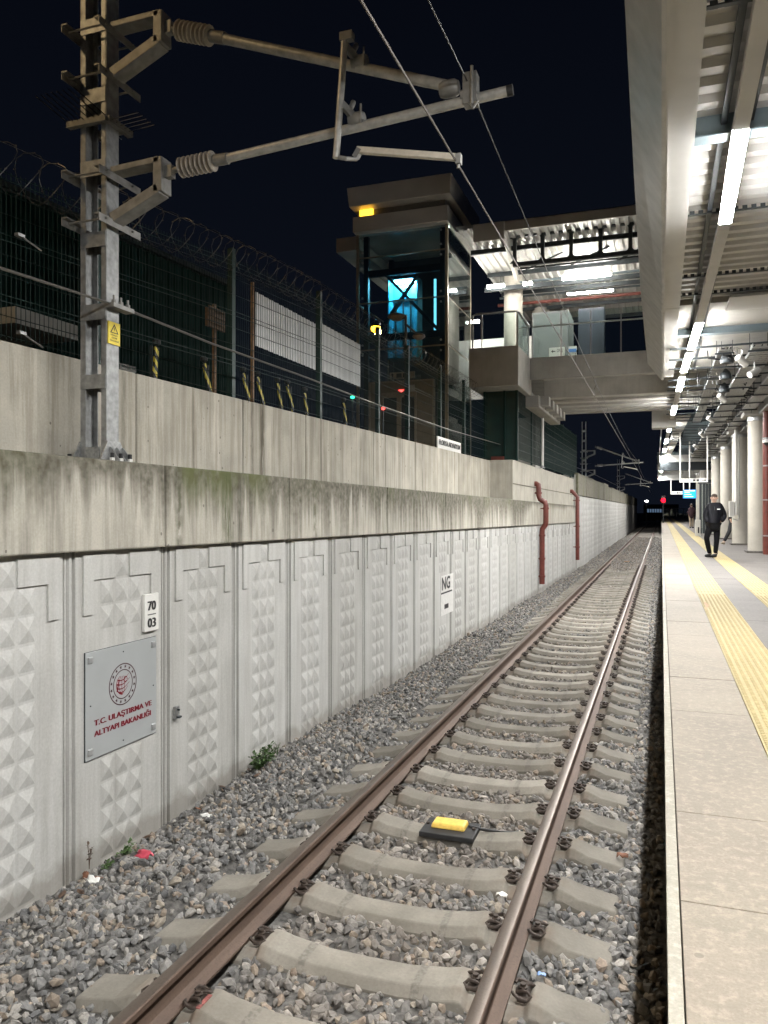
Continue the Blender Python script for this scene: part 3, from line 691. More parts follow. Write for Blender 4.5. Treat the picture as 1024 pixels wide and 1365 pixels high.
def star(b,cy,cz,r,rot=PI/2,d=.0015):
    pts=[wpt(ey+cy+(r if k%2==0 else r*.42)*math.cos(rot+k*PI/5),ez+cz+(r if k%2==0 else r*.42)*math.sin(rot+k*PI/5),PD+d) for k in range(10)]
    c=wpt(ey+cy,ez+cz,PD+d); b.add(pts+[c],[(k,(k+1)%10,10) for k in range(10)])
b=MB(); ring(b,RO-.009,RO); ring(b,RO*.66,RO*.66+.008)
for k in range(16):
    a=2*PI*(k+.5)/16; star(b,RO*.835*math.cos(a),RO*.835*math.sin(a),.0165,a)
b.build('emblem_ring',M_emb,pl)
b=MB(); g=RO*.47
def strip(pts,w0,w1=None,d=.0018):
    n=len(pts); vs=[]; fs=[]
    for i,(py,pz) in enumerate(pts):
        q0=pts[max(0,i-1)]; q1=pts[min(n-1,i+1)]; dy,dz=q1[0]-q0[0],q1[1]-q0[1]; l=math.hypot(dy,dz) or 1
        f=i/(n-1); w=w0+( (w1 if w1 is not None else w0)-w0)*f
        vs+= [wpt(ey+py-dz/l*w/2,ez+pz+dy/l*w/2,PD+d),wpt(ey+py+dz/l*w/2,ez+pz-dy/l*w/2,PD+d)]
        if i: fs.append((2*i-2,2*i-1,2*i+1,2*i))
    b.add(vs,fs)
for q in (.55,.12,-.3,-.68):                              # sweeping parallels
    w=math.sqrt(1-q*q)*g; strip([(-w+2.05*w*t,g*q-.016*math.sin(PI*t)+.03*t*t) for t in [i/14 for i in range(15)]],.011,.003)
for q in (-.62,-.2,.22):                                 # meridians
    strip([(g*q*math.cos(a),g*math.sin(a)*.98) for a in [-1.35+2.4*i/12 for i in range(13)]],.005)
strip([(-g*math.cos(a),g*math.sin(a)) for a in [-1.5+2.6*i/20 for i in range(21)]],.012,.004)
strip([(-g*.9+.02*t,-.05+.09*t) for t in (0,.5,1)],.018,.006)
ring(b,.016,.024,20,.030,.034,.6,2*PI-.6,.002); star(b,.050,.036,.009,0,.002)
b.build('globe_emblem',M_maroon,pl)
a=wp(127.5,971); c=wp(204,941)
wid=c.y-a.y
def pltext(s,ua,va,w,h): 
    q=wp(ua,va); text('lettering',s,M_maroon,pl,(WA+WB*q.y+PD+.002,q.y,q.z),WROT@WALLM,width=w,height=h,bold=.022)
q1=wp(128,968.5); q2=wp(128,983)
text('lettering','T.C. ULAŞTIRMA VE',M_maroon,pl,tuple(wpt(q1.y,q1.z-.012,PD+.003)),WROT@WALLM,width=wp(204,940).y-q1.y,height=.058,bold=.008,dbl=.0032)
text('lettering','ALTYAPI BAKANLIĞI',M_maroon,pl,tuple(wpt(q2.y,q2.z,PD+.003)),WROT@WALLM,width=wp(203,950).y-q2.y,height=.058,bold=.008,dbl=.0032)
# kilometre plate
km=thing('kilometre_plate','small white plate with black numbers 70 over 03 above the plaque','number plate')
ka,kb=wp(193.5,790),wp(212,840); kz1=wp(193.5,793).z; kz0=wp(193.5,843).z
b=MB(); wbox(b,ka.y,kb.y,kz0,kz1,.003,.032); b.build('plate',M_white,km,bevel=.004)
kw=kb.y-ka.y; kh=kz1-kz0
text('numerals','70',M_ink,km,tuple(wpt(ka.y+kw*.2,kz0+kh*.56,.034)),WROT@WALLM,width=kw*.55,height=kh*.25,bold=.008,dbl=.006)
text('numerals','03',M_ink,km,tuple(wpt(ka.y+kw*.2,kz0+kh*.10,.034)),WROT@WALLM,width=kw*.55,height=kh*.25,bold=.008,dbl=.006)
b=MB(); wbox(b,ka.y+kw*.2,ka.y+kw*.78,kz0+kh*.435,kz0+kh*.46,.032,.0335); b.build('dividing_line',M_ink,km)
# mark painted on one plain panel
ng=thing('painted_mark','black letters NG with a line below on a plain white patch of the wall','wall marking')
a0=P(585.5,785,W=(WA,WB)); a1=P(604.5,785,W=(WA,WB)); zt=P(596,766,W=(WA,WB)).z; zb=P(596,818,W=(WA,WB)).z
b=MB(); wbox(b,a0.y+.1,a1.y-.02,zb,zt,.0,.004); b.build('white_patch',plain('white_wash',(.62,.61,.58),.7,var=.08),ng)
text('letters','NG',M_ink,ng,tuple(wpt(a0.y+.16,P(590,787,W=(WA,WB)).z,.008)),WROT@WALLM,width=(a1.y-a0.y)*.58,height=.25,bold=.03)
b=MB(); wbox(b,a0.y+.12,a1.y-.12,P(590,790,W=(WA,WB)).z-.03,P(590,790,W=(WA,WB)).z,.004,.008); wbox(b,a0.y+.35,a0.y+.62,P(597,810,W=(WA,WB)).z,P(597,804,W=(WA,WB)).z,.004,.008); b.build('underline',M_ink,ng)
# small bracket and paper scrap on the third panel
q=wp(237,949); t=thing('wall_bracket','tiny grey metal bracket fixed low on the panel right of the plaque','bracket',q)
MB().box(-.03,.0,-.028,.028,-.06,.05).build('back_plate',M_galv,t,bevel=.003); b=MB(); b.box(0,.03,-.02,.02,-.05,-.035); b.cyl((0,0,.02),(.02,0,.02),.008,8); b.build('hook',M_darkst,t)
# ------------------------------------------------------------------ catenary mast on the ledge
MY0,MY1=5.40,5.56; MXL,MXR=-4.67,-4.40
MZ0=captop(5.5); MTOP=8.2
mast=thing('catenary_mast','tall steel lattice mast with a yellow warning sign standing on the wall ledge','catenary mast',(MXR,MY0,MZ0))
def rel(p): return Vector(p)-Vector((MXR,MY0,MZ0))
def mbuild(b,name,mat,par=mast,**k):
    b.v=[tuple(Vector(v)-Vector((MXR,MY0,MZ0))) for v in b.v]; return b.build(name,mat,par,**k)
for xr,s in ((MXR,1),(MXL+.055,-1)):
    b=MB(); x0=xr-.055; x1=xr
    if s>0: b.box(x1-.009,x1,MY0,MY1,MZ0,MTOP); fx=(x0,x1-.009)
    else: b.box(x0,x0+.009,MY0,MY1,MZ0,MTOP); fx=(x0+.009,x1)
    b.box(fx[0],fx[1],MY0,MY0+.011,MZ0,MTOP); b.box(fx[0],fx[1],MY1-.011,MY1,MZ0,MTOP)
    mbuild(b,'post',M_mast,bevel=.003)
for (va,vb) in ((23,43),(117,137),(213,234),(309,329),(405,426),(499,518)):
    za,zb=P(130,vb,Y=MY0).z,P(130,va,Y=MY0).z
    for yy in (MY0-.008,MY1+.002):
        b=MB(); b.box(MXL+.006,MXR-.006,yy,yy+.006,za,zb); mbuild(b,'batten',M_mast,bevel=.001)
    b=MB()
b=MB(); z=P(130,43,Y=MY0).z+.61
while z<MTOP-.15: b.box(MXL+.006,MXR-.006,MY0-.008,MY0-.002,z,z+.13); z+=.61
mbuild(b,'batten',M_mast)
b=MB(); b.box(MXL-.12,MXR+.16,MY0-.14,MY1+.14,MZ0+.002,MZ0+.018); b.box(MXL+.06,MXR-.06,MY0-.02,MY0,MZ0+.018,MZ0+.15)
b.hexa([(MXR+.001,MY0-.1,MZ0+.018),(MXR+.014,MY0-.1,MZ0+.018),(MXR+.014,MY1+.12,MZ0+.018),(MXR+.001,MY1+.12,MZ0+.018)],[(MXR+.001,MY0-.0,MZ0+.2),(MXR+.014,MY0-.0,MZ0+.2),(MXR+.014,MY1+.0,MZ0+.2),(MXR+.001,MY1+.0,MZ0+.2)])
b.hexa([(MXL-.014,MY0-.1,MZ0+.018),(MXL-.001,MY0-.1,MZ0+.018),(MXL-.001,MY1+.12,MZ0+.018),(MXL-.014,MY1+.12,MZ0+.018)],[(MXL-.014,MY0,MZ0+.2),(MXL-.001,MY0,MZ0+.2),(MXL-.001,MY1,MZ0+.2),(MXL-.014,MY1,MZ0+.2)])
for yy in (MY0+.02,MY0+.1,MY1+.02): b.hexa([(MXR+.014,yy,MZ0+.018),(MXR+.13,yy,MZ0+.018),(MXR+.13,yy+.01,MZ0+.018),(MXR+.014,yy+.01,MZ0+.018)],[(MXR+.014,yy,MZ0+.15),(MXR+.03,yy,MZ0+.15),(MXR+.03,yy+.01,MZ0+.15),(MXR+.014,yy+.01,MZ0+.15)])
mbuild(b,'base_plate',M_galv)
for xx in (MXR+.1,MXL-.07):
    for yy in (MY0-.05,MY0+.06,MY1+.02):
        b=MB(); b.lathe([(.03,0),(.03,.008),(.022,.010),(.022,.035)],(xx,yy,MZ0+.018),n=6); o=mbuild(b,'anchor_bolt',M_white)
        b=MB(); b.lathe([(.017,.035),(.017,.075)],(xx,yy,MZ0+.018),n=8); 
        b.v=[tuple(Vector(v)-Vector((MXR,MY0,MZ0))) for v in b.v]; b.build('bolt_end',M_black,o)
# anti climbing spikes
b=MB(); za=P(120,165,Y=MY0).z; zb=P(120,157,Y=MY0).z
bars=[((MXL-.10,MY0-.03),(MXR+.03,MY0-.03)),((MXR+.03,MY0-.03),(MXR+.03,MY1+.12)),((MXL-.1,MY1+.03),(MXR+.03,MY1+.03))]
for p,q in bars: b.bar((p[0],p[1],za),(q[0],q[1],za),.05,.05)
mbuild(b,'spike_frame',M_bracket)
b=MB()
for i in range(8):
    x=MXL-.09+i*.055; b.bar((x,MY0-.05,za+.02),(x-.05,MY0-.36,za+.10),.006,.006)
for i in range(5):
    y=MY0+.0+i*.055; b.bar((MXR+.05,y,za+.0),(MXR+.30,y+.03,za+.03),.004,.004)
for i in range(5):
    x=MXL-.05+i*.07; b.bar((x,MY1+.05,za+.02),(x-.1,MY1+.3,za+.08),.006,.006)
mbuild(b,'spike',M_wired)
# warning sign on the +X face
s0=P(144.5,427,X=MXR+.012); s1=P(160,459,X=MXR+.012)
sy0,sy1=s0.y,P(160,431,X=MXR+.012).y; sz1=s0.z; sz0=P(144.5,457,X=MXR+.012).z
b=MB(); b.box(MXR+.004,MXR+.012,sy0,sy1,sz0,sz1); sg=mbuild(b,'warning_sign',M_signy)
def tri(b,c,h,w,x): b.add([(x,c[0]-w,c[1]-h*.4),(x,c[0]+w,c[1]-h*.4),(x,c[0],c[1]+h*.6)],[(0,1,2)])
sh=sz1-sz0; sw=sy1-sy0; cyy=(sy0+sy1)/2; b=MB(); c=(cyy,sz0+sh*.66)
xk=MXR+.0135
o_=[(cyy-sw*.36,sz0+sh*.50),(cyy+sw*.36,sz0+sh*.50),(cyy,sz0+sh*.92)]; i_=[(cyy-sw*.25,sz0+sh*.535),(cyy+sw*.25,sz0+sh*.535),(cyy,sz0+sh*.83)]
b.add([(xk,y,z) for y,z in o_+i_],[(0,1,4,3),(1,2,5,4),(2,0,3,5)])
b.add([(xk,cyy+sw*y,sz0+sh*z) for y,z in ((.02,.78),(-.07,.66),(0,.665),(-.03,.57),(.07,.69),(.0,.685),(.06,.78))],[(0,1,2,5,6),(2,3,4,5)])
b.v=[tuple(rel(v)) for v in b.v]; b.build('warning_triangle',M_ink,sg)
for k,(s,w) in enumerate((('DİKKAT',.62),('ÖLÜM',.45),('TEHLİKESİ',.78))):
    text('lettering',s,M_ink,sg,tuple(rel((xk,cyy-sw*w/2,sz0+sh*(.38-.125*k)))),WALLM,width=sw*w,height=sh*.085,bold=.02)
# clamp channels and cantilever brackets (part of the mast)
def bracket(vt,vm0,vm1,vb,u0=160,u1=224):
    zt=P(160,vt,Y=5.48).z; zb=P(160,vb,Y=5.48).z
    ta=P(222,vm0,Y=5.48); tb=P(222,vm1,Y=5.48)
    for z in (zt,zb):
        for xx in (MXR+.03,MXL-.03):
            b=MB(); b.box(xx-.028,xx+.028,MY0-.16,MY1+.22,z-.006,z+.006); b.box(xx-.028+(0 if xx<MXR else .05),xx-.022+(0 if xx<MXR else .05),MY0-.16,MY1+.22,z-.06,z-.006); mbuild(b,'clamp_channel',M_bracket)
        for yy in (MY0-.08,MY1+.1): b=MB(); b.cyl((MXL-.08,yy,z-.02),(MXR+.08,yy,z-.02),.009,6); mbuild(b,'tie_rod',M_bracket)
    b=MB()
    b.bar((MXR+.03,5.48,zt+.03),(ta.x-.03,5.48,ta.z-.02),.14,.05)
    b.box(ta.x-.085,ta.x,5.41,5.55,tb.z,ta.z)
    b.bar((MXR+.03,5.48,zb+.02),(ta.x-.04,5.48,tb.z+.03),.14,.085)
    mbuild(b,'cantilever_bracket',M_bracket,bevel=.006)
bracket(42,18,60,104); bracket(234,212,258,296)
b=MB(); q=P(160,408,X=MXR+.05); b.box(MXR,MXR+.09,q.y-.13,q.y+.14,q.z-.035,q.z+.0)
for k in range(3): b.lathe([(.02,0),(.02,.03),(.01,.03),(.01,.07)],(MXR+.06,q.y-.09+.09*k,q.z),n=8)
mbuild(b,'wire_clamp',M_bracket)
# cantilever arm
CYY=5.48
ca=thing('catenary_cantilever','pair of grey insulated tubes forming the triangular arm over the track','cantilever arm',(MXR,CYY,MZ0))
OFF=Vector((MXR,CYY,MZ0))
def cbuild(b,name,mat,par=ca,**k):
    b.v=[tuple(Vector(v)-OFF) for v in b.v]; return b.build(name,mat,par,**k)
def q(u,v): return P(u,v,Y=CYY)
def insul(a,c):
    d=(c-a); n=8; b=MB(); pts=[];rs=[]
    for i in range(n):
        f=i/n; f2=(i+.5)/n
        pts+= [a+d*f,a+d*(f+.030),a+d*(f+.045),a+d*(f+.075),a+d*(f+.080)]; rs+=[.030,.034,.082,.078,.032]
    pts.append(c); rs.append(.034); b.tube(pts,rs,16); cbuild(b,'insulator',M_ins)
insul(q(237,40),q(282,48)); insul(q(240,224),q(287,214))
b=MB(); b.cyl(q(222,38),q(238,40),.025,10); b.box(q(223,38).x-.01,q(230,38).x,CYY-.03,CYY+.03,q(223,46).z,q(223,30).z); cbuild(b,'pivot_fitting',M_bracket,smooth=40); b=MB(); b.tube([q(281,48),q(300,51)],.048,12); cbuild(b,'end_fitting',M_bracket,smooth=40)
b=MB(); b.cyl(q(224,230),q(241,224),.025,10); b.box(q(223,230).x-.01,q(231,228).x,CYY-.03,CYY+.03,q(223,238).z,q(223,222).z); cbuild(b,'pivot_fitting',M_bracket,smooth=40); b=MB(); b.tube([q(286,214),q(304,211)],.045,12); cbuild(b,'end_fitting',M_bracket,smooth=40)
b=MB(); b.cyl(q(290,50),q(604,116),.040,14); cbuild(b,'top_tube',M_tube,smooth=40)
b=MB(); b.cyl(q(292,213.5),q(678,121),.036,14); cbuild(b,'bracket_tube',M_tube,smooth=40)
b=MB(); b.cyl(q(676,121.5),q(684,119.5),.039,14); cbuild(b,'end_cap',M_black,smooth=40)
b=MB(); fy=Vector((0,-.10,0)); b.cyl(q(467,54)+fy,q(455,218)+fy,.026,12); cbuild(b,'drop_tube',M_tube,smooth=40)
for (u,v) in ((480,84),(476,160)):
    b=MB(); c=q(u,v); b.lathe([(.05,-.06),(.058,-.03),(.058,.03),(.05,.06)],c,'x',12); b.bar(c+Vector((-.02,-.03,.02)),q(466 if v<100 else 461,v-14)+fy,.035,.05); b.cyl(c+Vector((.05,-.05,-.05)),c+Vector((.05,-.05,.09)),.008,6); b.cyl(c+Vector((-.03,-.06,.06)),c+Vector((-.03,.0,.14)),.02,8); cbuild(b,'tube_clamp',M_bracket,smooth=40)
b=MB(); c=q(466,60)+fy; b.box(c.x-.03,c.x+.07,c.y-.03,c.y+.03,c.z-.03,c.z+.03)
cbuild(b,'tube_cap',M_bracket)
b=MB(); c=q(612,116); b.lathe([(.05,-.09),(.062,-.06),(.062,.02),(.045,.05)],c-Vector((.05,0,0)),'x',14); cbuild(b,'end_collar',M_bracket,smooth=40); b=MB(); c2=q(628,122); b.box(c2.x-.05,c2.x+.05,CYY-.05,CYY+.05,c2.z-.1,c2.z+.12); b.cyl(c2+Vector((.02,-.06,-.12)),c2+Vector((.02,-.06,.15)),.012,8); b.lathe([(.048,-.05),(.052,0),(.048,.05)],c2+Vector((-.02,0,-.03)),'x',12); b.tube([c2+Vector((.0,-.05,-.1)),c2+Vector((.03,-.06,-.15)),c2+Vector((.06,-.05,-.1))],.01,6)
cbuild(b,'tube_clamp',M_bracket,smooth=40)
b=MB(); b.tube([q(458,217)+fy,q(468,219)+fy,q(475,212),q(476,200)],.016,8); b.bar(q(474,210),q(480,199),.05,.04); cbuild(b,'steady_bracket',M_bracket,smooth=40)
b=MB(); b.bar(q(476,200),q(610,210),.045,.048); cbuild(b,'steady_arm',plain('steady_pale',(.62,.57,.48),.45,.2,var=.1),bevel=.006)
b=MB(); b.box(q(608,208).x,q(615,208).x,CYY-.025,CYY+.025,q(610,219).z,q(610,206).z); b.cyl(q(612,212),q(611,224),.012,8); cbuild(b,'wire_grip',M_bracket)
# copies farther down the line
for (y,dx,l1,l2) in ((50,-.02,'dark lattice mast beyond the footbridge, nearer of two','thin cantilever arm beyond the bridge under the nearer far mast'),(88,.15,'dark lattice mast farthest down the line','thin cantilever arm of the farthest mast')):
    dup(mast,(MXR+dx,y-.08,MZ0-.4),l1); dup(ca,(MXR+dx,y,MZ0-.05),l2)
# wires
def wire(name,pts,r,mat,label,n=5):
    b=MB(); b.tube(pts,r,n); o=b.build(name,mat,smooth=60); tag(o,label,'overhead wire')
ctc=Vector((-1.395,5.48,4.815))
wire('contact_wire',[(-1.41,-12,4.83),tuple(ctc),(-1.385,28,4.80),(-1.40,50,4.80),(-1.5,88,4.80),(-1.4,150,4.8)],.0075,plain('contact_copper',(.13,.11,.095),.45,.4,var=.1),'thicker lower overhead wire meeting the end of the steady arm')
mc=q(625,112)
def sag(y0,y1,x0,x1,z,s,n=10): return [(x0+(x1-x0)*i/n,y0+(y1-y0)*i/n,z-4*s*(i/n)*(1-i/n)) for i in range(n+1)]
ms=sag(-38,5.48,-1.36,mc.x,mc.z,.35)[:-1]+sag(5.48,50,mc.x,-1.40,mc.z,.42)[:-1]+sag(50,88,-1.40,-1.35,mc.z,.4)+[(-1.35,150,5.2)]
wire('messenger_wire',ms,.0055,M_wired,'thin upper overhead wire held by the clamp at the arm end')
for y in (13.6,17.5,21.5,26,31,36):
    f=(y-5.48)/44.52; zt=mc.z-4*.42*f*(1-f); o=MB().tube([(-1.385,y,4.815),(-1.385,y+.03,(zt+4.81)/2),(mc.x+(-1.40-mc.x)*f,y,zt)],.004,4).build('dropper_wire',M_wired); tag(o,'short vertical dropper joining the two overhead wires','dropper wire','droppers between the overhead wires')
fpts=[P(-400,230,X=-4.36),P(0,357,X=-4.36),P(158,408,X=-4.36),P(280,457,X=-4.37),P(400,500,X=-4.38),P(507.7,541,X=-4.38),P(600,573,X=-4.38),P(686,598,X=-4.38),(-4.38,50,4.75),(-4.2,88,4.8)]
wire('feeder_wire',fpts,.011,M_wire,'pale cable clamped to the mast and sagging along the wall',6)
# ------------------------------------------------------------------ green mesh fence with razor coil
FA=-5.03
def FXX(y): return FA+UB*y
fpY=[1.0,3.3,5.75]+[P(u,500,W=(FA,UB)).y for u in (308,425,503,543,586,618)]
fpY[2]=5.9
def ftop(y): return 4.86+.62*smooth(2,11,y)
fence=thing('mesh_fence','tall dark green welded mesh fence on top of the parapet wall','fence')
for y in fpY:
    x=FXX(y); MB().box(x-.03,x+.04,y-.04,y+.04,partop(y)-.05,ftop(y)+.12).build('post',plain('post_green',(.004,.028,.023),.5,.0,spec=.3,var=.1) if y==fpY[0] else bpy.data.materials['post_green'],fence,bevel=.004)
ends=[-1.0]+fpY+[YS]
for a,c in zip(ends[:-1],ends[1:]):
    b=MB(); y=a+.05; w=.0021
    while y<c-.03:
        x=FXX(y)+.034; b.box(x-w,x+w,y-w,y+w,partop(y)+.04,ftop(y)); y+=.05
    for k in range(9):
        f0=k/8
        for dz in ((0,.0) if k not in (2,5,8) else (0,.05)):
            za=partop(a)+.06+(ftop(a)-partop(a)-.1)*f0-dz; zc=partop(c)+.06+(ftop(c)-partop(c)-.1)*f0-dz
            b.bar((FXX(a)+.041,a,za),(FXX(c)+.041,c,zc),.006,.006)
    b.build('mesh_panel',M_green,fence)
for (u0,v0,u1,v1) in ((27,314,55,334),(29,444,57,463)):
    b=MB(); b.cyl(P(u0,v0,W=(FA+.1,UB)),P(u1,v1,W=(FA+.04,UB)),.007,6); c=P(u0,v0,W=(FA+.1,UB)); b.box(c.x-.02,c.x+.02,c.y-.04,c.y+.03,c.z-.012,c.z+.012); b.build('stay_rod',M_galv,fence)
b=MB(); pts=[]
turn=0; y=1.0
while y<20.2:
    for k in range(14):
        a=2*PI*k/14; yy=y+.27*k/14; R=.20
        pts.append((FXX(yy)+R*math.cos(a)*.9,yy+.05*math.sin(2*a),ftop(yy)+.04+R*math.sin(a)))
    y+=.27
b.tube(pts,.0042,4)
pts2=[(FXX(y),y+.09,ftop(y)+.24) for y in [1+.5*i for i in range(39)]]; b.tube(pts2,.003,4)
pts2=[(FXX(y)+.03,y+.09,ftop(y)-.14) for y in [1+.5*i for i in range(39)]]; b.tube(pts2,.003,4)
for i in range(0,len(pts),3):
    p=Vector(pts[i]); b.box(p.x-.012,p.x+.012,p.y-.002,p.y+.002,p.z-.006,p.z+.006)
o=b.build('razor_wire',M_razor); tag(o,'coiled razor wire running along the top of the green fence','razor wire')
# white sheets behind the mesh
def sheet(us,X,zt,zb,label):
    y0=P(us[0],450,X=X).y; y1=P(us[1],450,X=X).y; b=MB(); n=int((y1-y0)/.05); vs=[];fs=[]
    for i in range(n+1):
        y=y0+(y1-y0)*i/n; d=.012*math.sin(i*PI/1.5); vs+=[(X+d,y,zb),(X+d,y,zt),(X+d-.008,y,zt),(X+d-.008,y,zb)]
        if i:
            o=4*(i-1); fs+=[(o,o+4,o+5,o+1),(o+1,o+5,o+6,o+2),(o+2,o+6,o+7,o+3),(o+3,o+7,o+4,o)]
    fs+=[(0,1,2,3),(4*n,4*n+3,4*n+2,4*n+1)]
    t=thing('white_sheet',label,'sheet'); b.add(vs,fs); b.build('sheet_panel',M_cream,t,smooth=50)
    MB().box(X-.05,X-.01,y0-.06,y0-.02,3.42,zt+.12).build('support_post',M_brown,t)
sheet((341,421),-5.25,5.30,4.56,'white corrugated sheet behind the mesh, nearer of the two')
sheet((428,481),-5.25,5.36,4.58,'white corrugated sheet behind the mesh, nearer the lift tower')
# rusty board
t=thing('rusty_board','small brown rusty board on a post behind the mesh fence','board'); a=P(277,409,X=-6.2); c=P(300,443,X=-6.2)
b=MB(); b.box(-6.24,-6.2,a.y,c.y,c.z,a.z); b.build('board',M_brown,t); 
for k in range(3): MB().box(-6.198,-6.185,a.y+.02,c.y-.02,c.z+.06+.1*k,c.z+.10+.1*k).build('slat',M_brown,t)
MB().box(-6.26,-6.22,(a.y+c.y)/2-.03,(a.y+c.y)/2+.03,3.42,a.z+.1).build('post',M_brown,t)
# striped markers
def stripe_mat():
    m,nt,b=newmat('warning_tape'); tc=N(nt,'ShaderNodeTexCoord'); w=N(nt,'ShaderNodeTexWave'); w.inputs['Scale'].default_value=4.5; w.inputs['Distortion'].default_value=3; w.bands_direction='DIAGONAL'
    L(nt,tc.outputs['Object'],w.inputs['Vector']); L(nt,mix(nt,ramp(nt,w.outputs['Fac'],.48,.52),(.03,.03,.02),(.75,.62,.06)),b.inputs['Base Color']); return m
M_tape=stripe_mat()
for i,(u0,v0,u1,v1) in enumerate(((209,463,206,503),(272,485,281,523),(324,498,333,535),(343,503,352,540),(370,511,376,545),(383,514,391,546),(406,524,410,552),(458,537,462,565))):
    a=P(u0,v0,X=-5.75); c=P(u1,v1,X=-5.75)
    t=thing('barrier_marker','black and yellow taped marker bar behind the fence mesh','marker',c,group='taped markers behind the fence')
    if i==0: t['label']='taped marker bar behind the fence closest to the mast'
    if i==7: t['label']='taped marker bar behind the fence closest to the lift tower'
    b=MB(); b.bar((0,0,-.02),a-c,.07,.02,(1,0,0)); b.build('tape_bar',M_tape,t)
    b=MB(); b.lathe([(.02,-.03),(.05,-.01),(.05,.03),(.02,.05)],a-c+Vector((0,0,.05)),n=10); b.bar(a-c+Vector((0,-.02,.05)),a-c+Vector((-.05,.12,.10)),.03,.03); b.build('bracket_head',M_black,t)
    MB().cyl((-.06,.02,3.42-c.z),(-.06,.02,a.z-c.z+.02),.018,8).build('post',M_darkst,t)
t=thing('dark_building','large unlit dark green building standing behind the fence at left','building')
b=MB(); x0=-15; vs=[];fs=[]; k=0; y=2.0
while y<25.0:
    d=.05 if k%4<2 else 0; vs+=[(x0+d,y,3.3),(x0+d,y,9.4+.045*y)]; y+=.14 if k%2==0 else .05; k+=1
b.add(vs,[(2*i,2*i+2,2*i+3,2*i+1) for i in range(len(vs)//2-1)]); b.box(-24,-15.02,2,24.9,3.3,9.4); b.build('wall',plain('dark_cladding',(.004,.024,.019),.7,.0,spec=.1,var=.25,scale=2),t)
MB().hexa([(-24,1.8,9.45),(-14.8,1.8,9.48),(-14.8,25.1,10.5),(-24,25.1,10.5)],[(-24,1.8,9.6),(-14.8,1.8,9.62),(-14.8,25.1,10.66),(-24,25.1,10.66)]).build('roof_edge',M_darkst,t)
for yy in (9,13.5,18): MB().box(-14.97,-14.9,yy,yy+1.6,5.2,6.6).build('window',plain('dark_pane',(.01,.014,.016),.15,var=0) if yy==9 else bpy.data.materials['dark_pane'],t)
# low pale roof far left behind the fence
t=thing('shelter','low shelter with a pale flat roof behind the fence at far left','shelter'); a=P(20,408,X=-8.2); c=P(104,434,X=-8.2)
MB().hexa([(-10.2,a.y,a.z-.22),(-8.2,a.y,a.z-.22),(-8.2,c.y,a.z-.22),(-10.2,c.y,a.z-.22)],[(-10.2,a.y,a.z),(-8.2,a.y,a.z),(-8.2,c.y,a.z),(-10.2,c.y,a.z)]).build('roof',M_bridge,t)
for yy in (a.y+.2,c.y-.2): MB().box(-9.9,-9.8,yy-.05,yy+.05,3.42,a.z-.22).build('post',M_darkst,t)
# dark tree masses are not visible; an assumed street lamp out of view, then lamps near the lift
t=thing('street_lamp','assumed tall street lamp with a warm light, added out of view behind the fence left of the mast','street lamp',(-8.6,.6,3.42))  # assumed lamp outside the view, added to light the mast front warmly
b=MB(); b.tube([(0,0,0),(0,0,3),(0,0,6.3),(.15,0,6.6),(.6,.1,6.75)],[.08,.07,.05,.045,.04],10); b.build('pole',M_galv,t,smooth=40)
b=MB(); b.box(.5,1.05,-.02,.24,6.72,6.80); b.build('lamp_head',M_darkst,t,bevel=.02); MB().box(.56,1.0,.02,.20,6.695,6.718).build('added_emitter',emis('assumed_lamp_glow',(1.0,.70,.36),150),t)  # glowing plate of the assumed lamp, added for the warm mast light
LP_=thing('amber_lamp','thin pole with a glowing amber lamp in front of the lift tower','lamp post'); a=P(501,437,X=-5.55)
b=MB(); b.cyl((-5.55,a.y+.12,3.42),(-5.55,a.y+.12,a.z-.05),.028,8); b.cyl((-5.55,a.y+.12,a.z-.08),(-5.55,a.y,a.z),.02,8); b.build('pole',M_galv,LP_)
b=MB(); b.lathe([(.02,.10),(.08,.07),(.105,.02)],a,n=14); b.build('lamp_hood',M_darkst,LP_)
b=MB(); b.lathe([(.01,-.11),(.07,-.085),(.10,-.03),(.09,.02)],a,n=14); b.build('lamp_globe',E_YEL,LP_,smooth=60); MB().box(a.x-.06,a.x+.06,a.y+.11,a.y+.125,a.z-.10,a.z-.01).build('added_emitter',E_LIFTFILL,LP_)  # plate behind the globe is an added emitter that brightens the lift front
t=thing('street_lamp','dark double headed street lamp, unlit, before the lift glass','street lamp'); yk=P(541,450,X=-5.6).y
top=P(541,420,X=-5.6)
b=MB(); b.cyl((-5.6,yk,3.42),(-5.6,yk,top.z),.045,10,r2=.032); b.bar((-5.6,yk,P(541,432,X=-5.6).z),P(560,449,Y=yk),.05,.05); b.build('pole',M_darkst,t,smooth=40)
def lhead(u0,v0,u1,v1,h):
    a=P(u0,v0,Y=yk); c=P(u1,v1,Y=yk); m=(a+c)/2; b=MB(); n=12; l=(c-a).length/2
    b.lathe([(.01,-h),(.5*l,-h*.85),(.9*l,-h*.2),(l,.0),(.85*l,h*.5),(.4*l,h*.9),(.01,h)],m,n=n); b.build('lamp_head',plain('lamp_head_grey',(.12,.115,.11),.5,var=.1),t,smooth=50)
lhead(517,422,541,423,.09); lhead(550,449,567,448,.08)
b=MB(); b.bar(P(533,424,Y=yk),P(542,424,Y=yk),.05,.05); b.build('lamp_arm',M_darkst,t)
# ------------------------------------------------------------------ lift tower
TY=21.6
tr=P(597,300,Y=TY).x; tlx=P(475,300,Y=TY).x; TYB=P(628,400,X=tr).y
def tz(v): return P(597,v,Y=TY).z
lift=thing('lift_tower','glass lift tower with a stepped pale roof and cyan lit lift car','lift tower')
zG=3.42; zg1=tz(298)
M_reflect=M_glassd
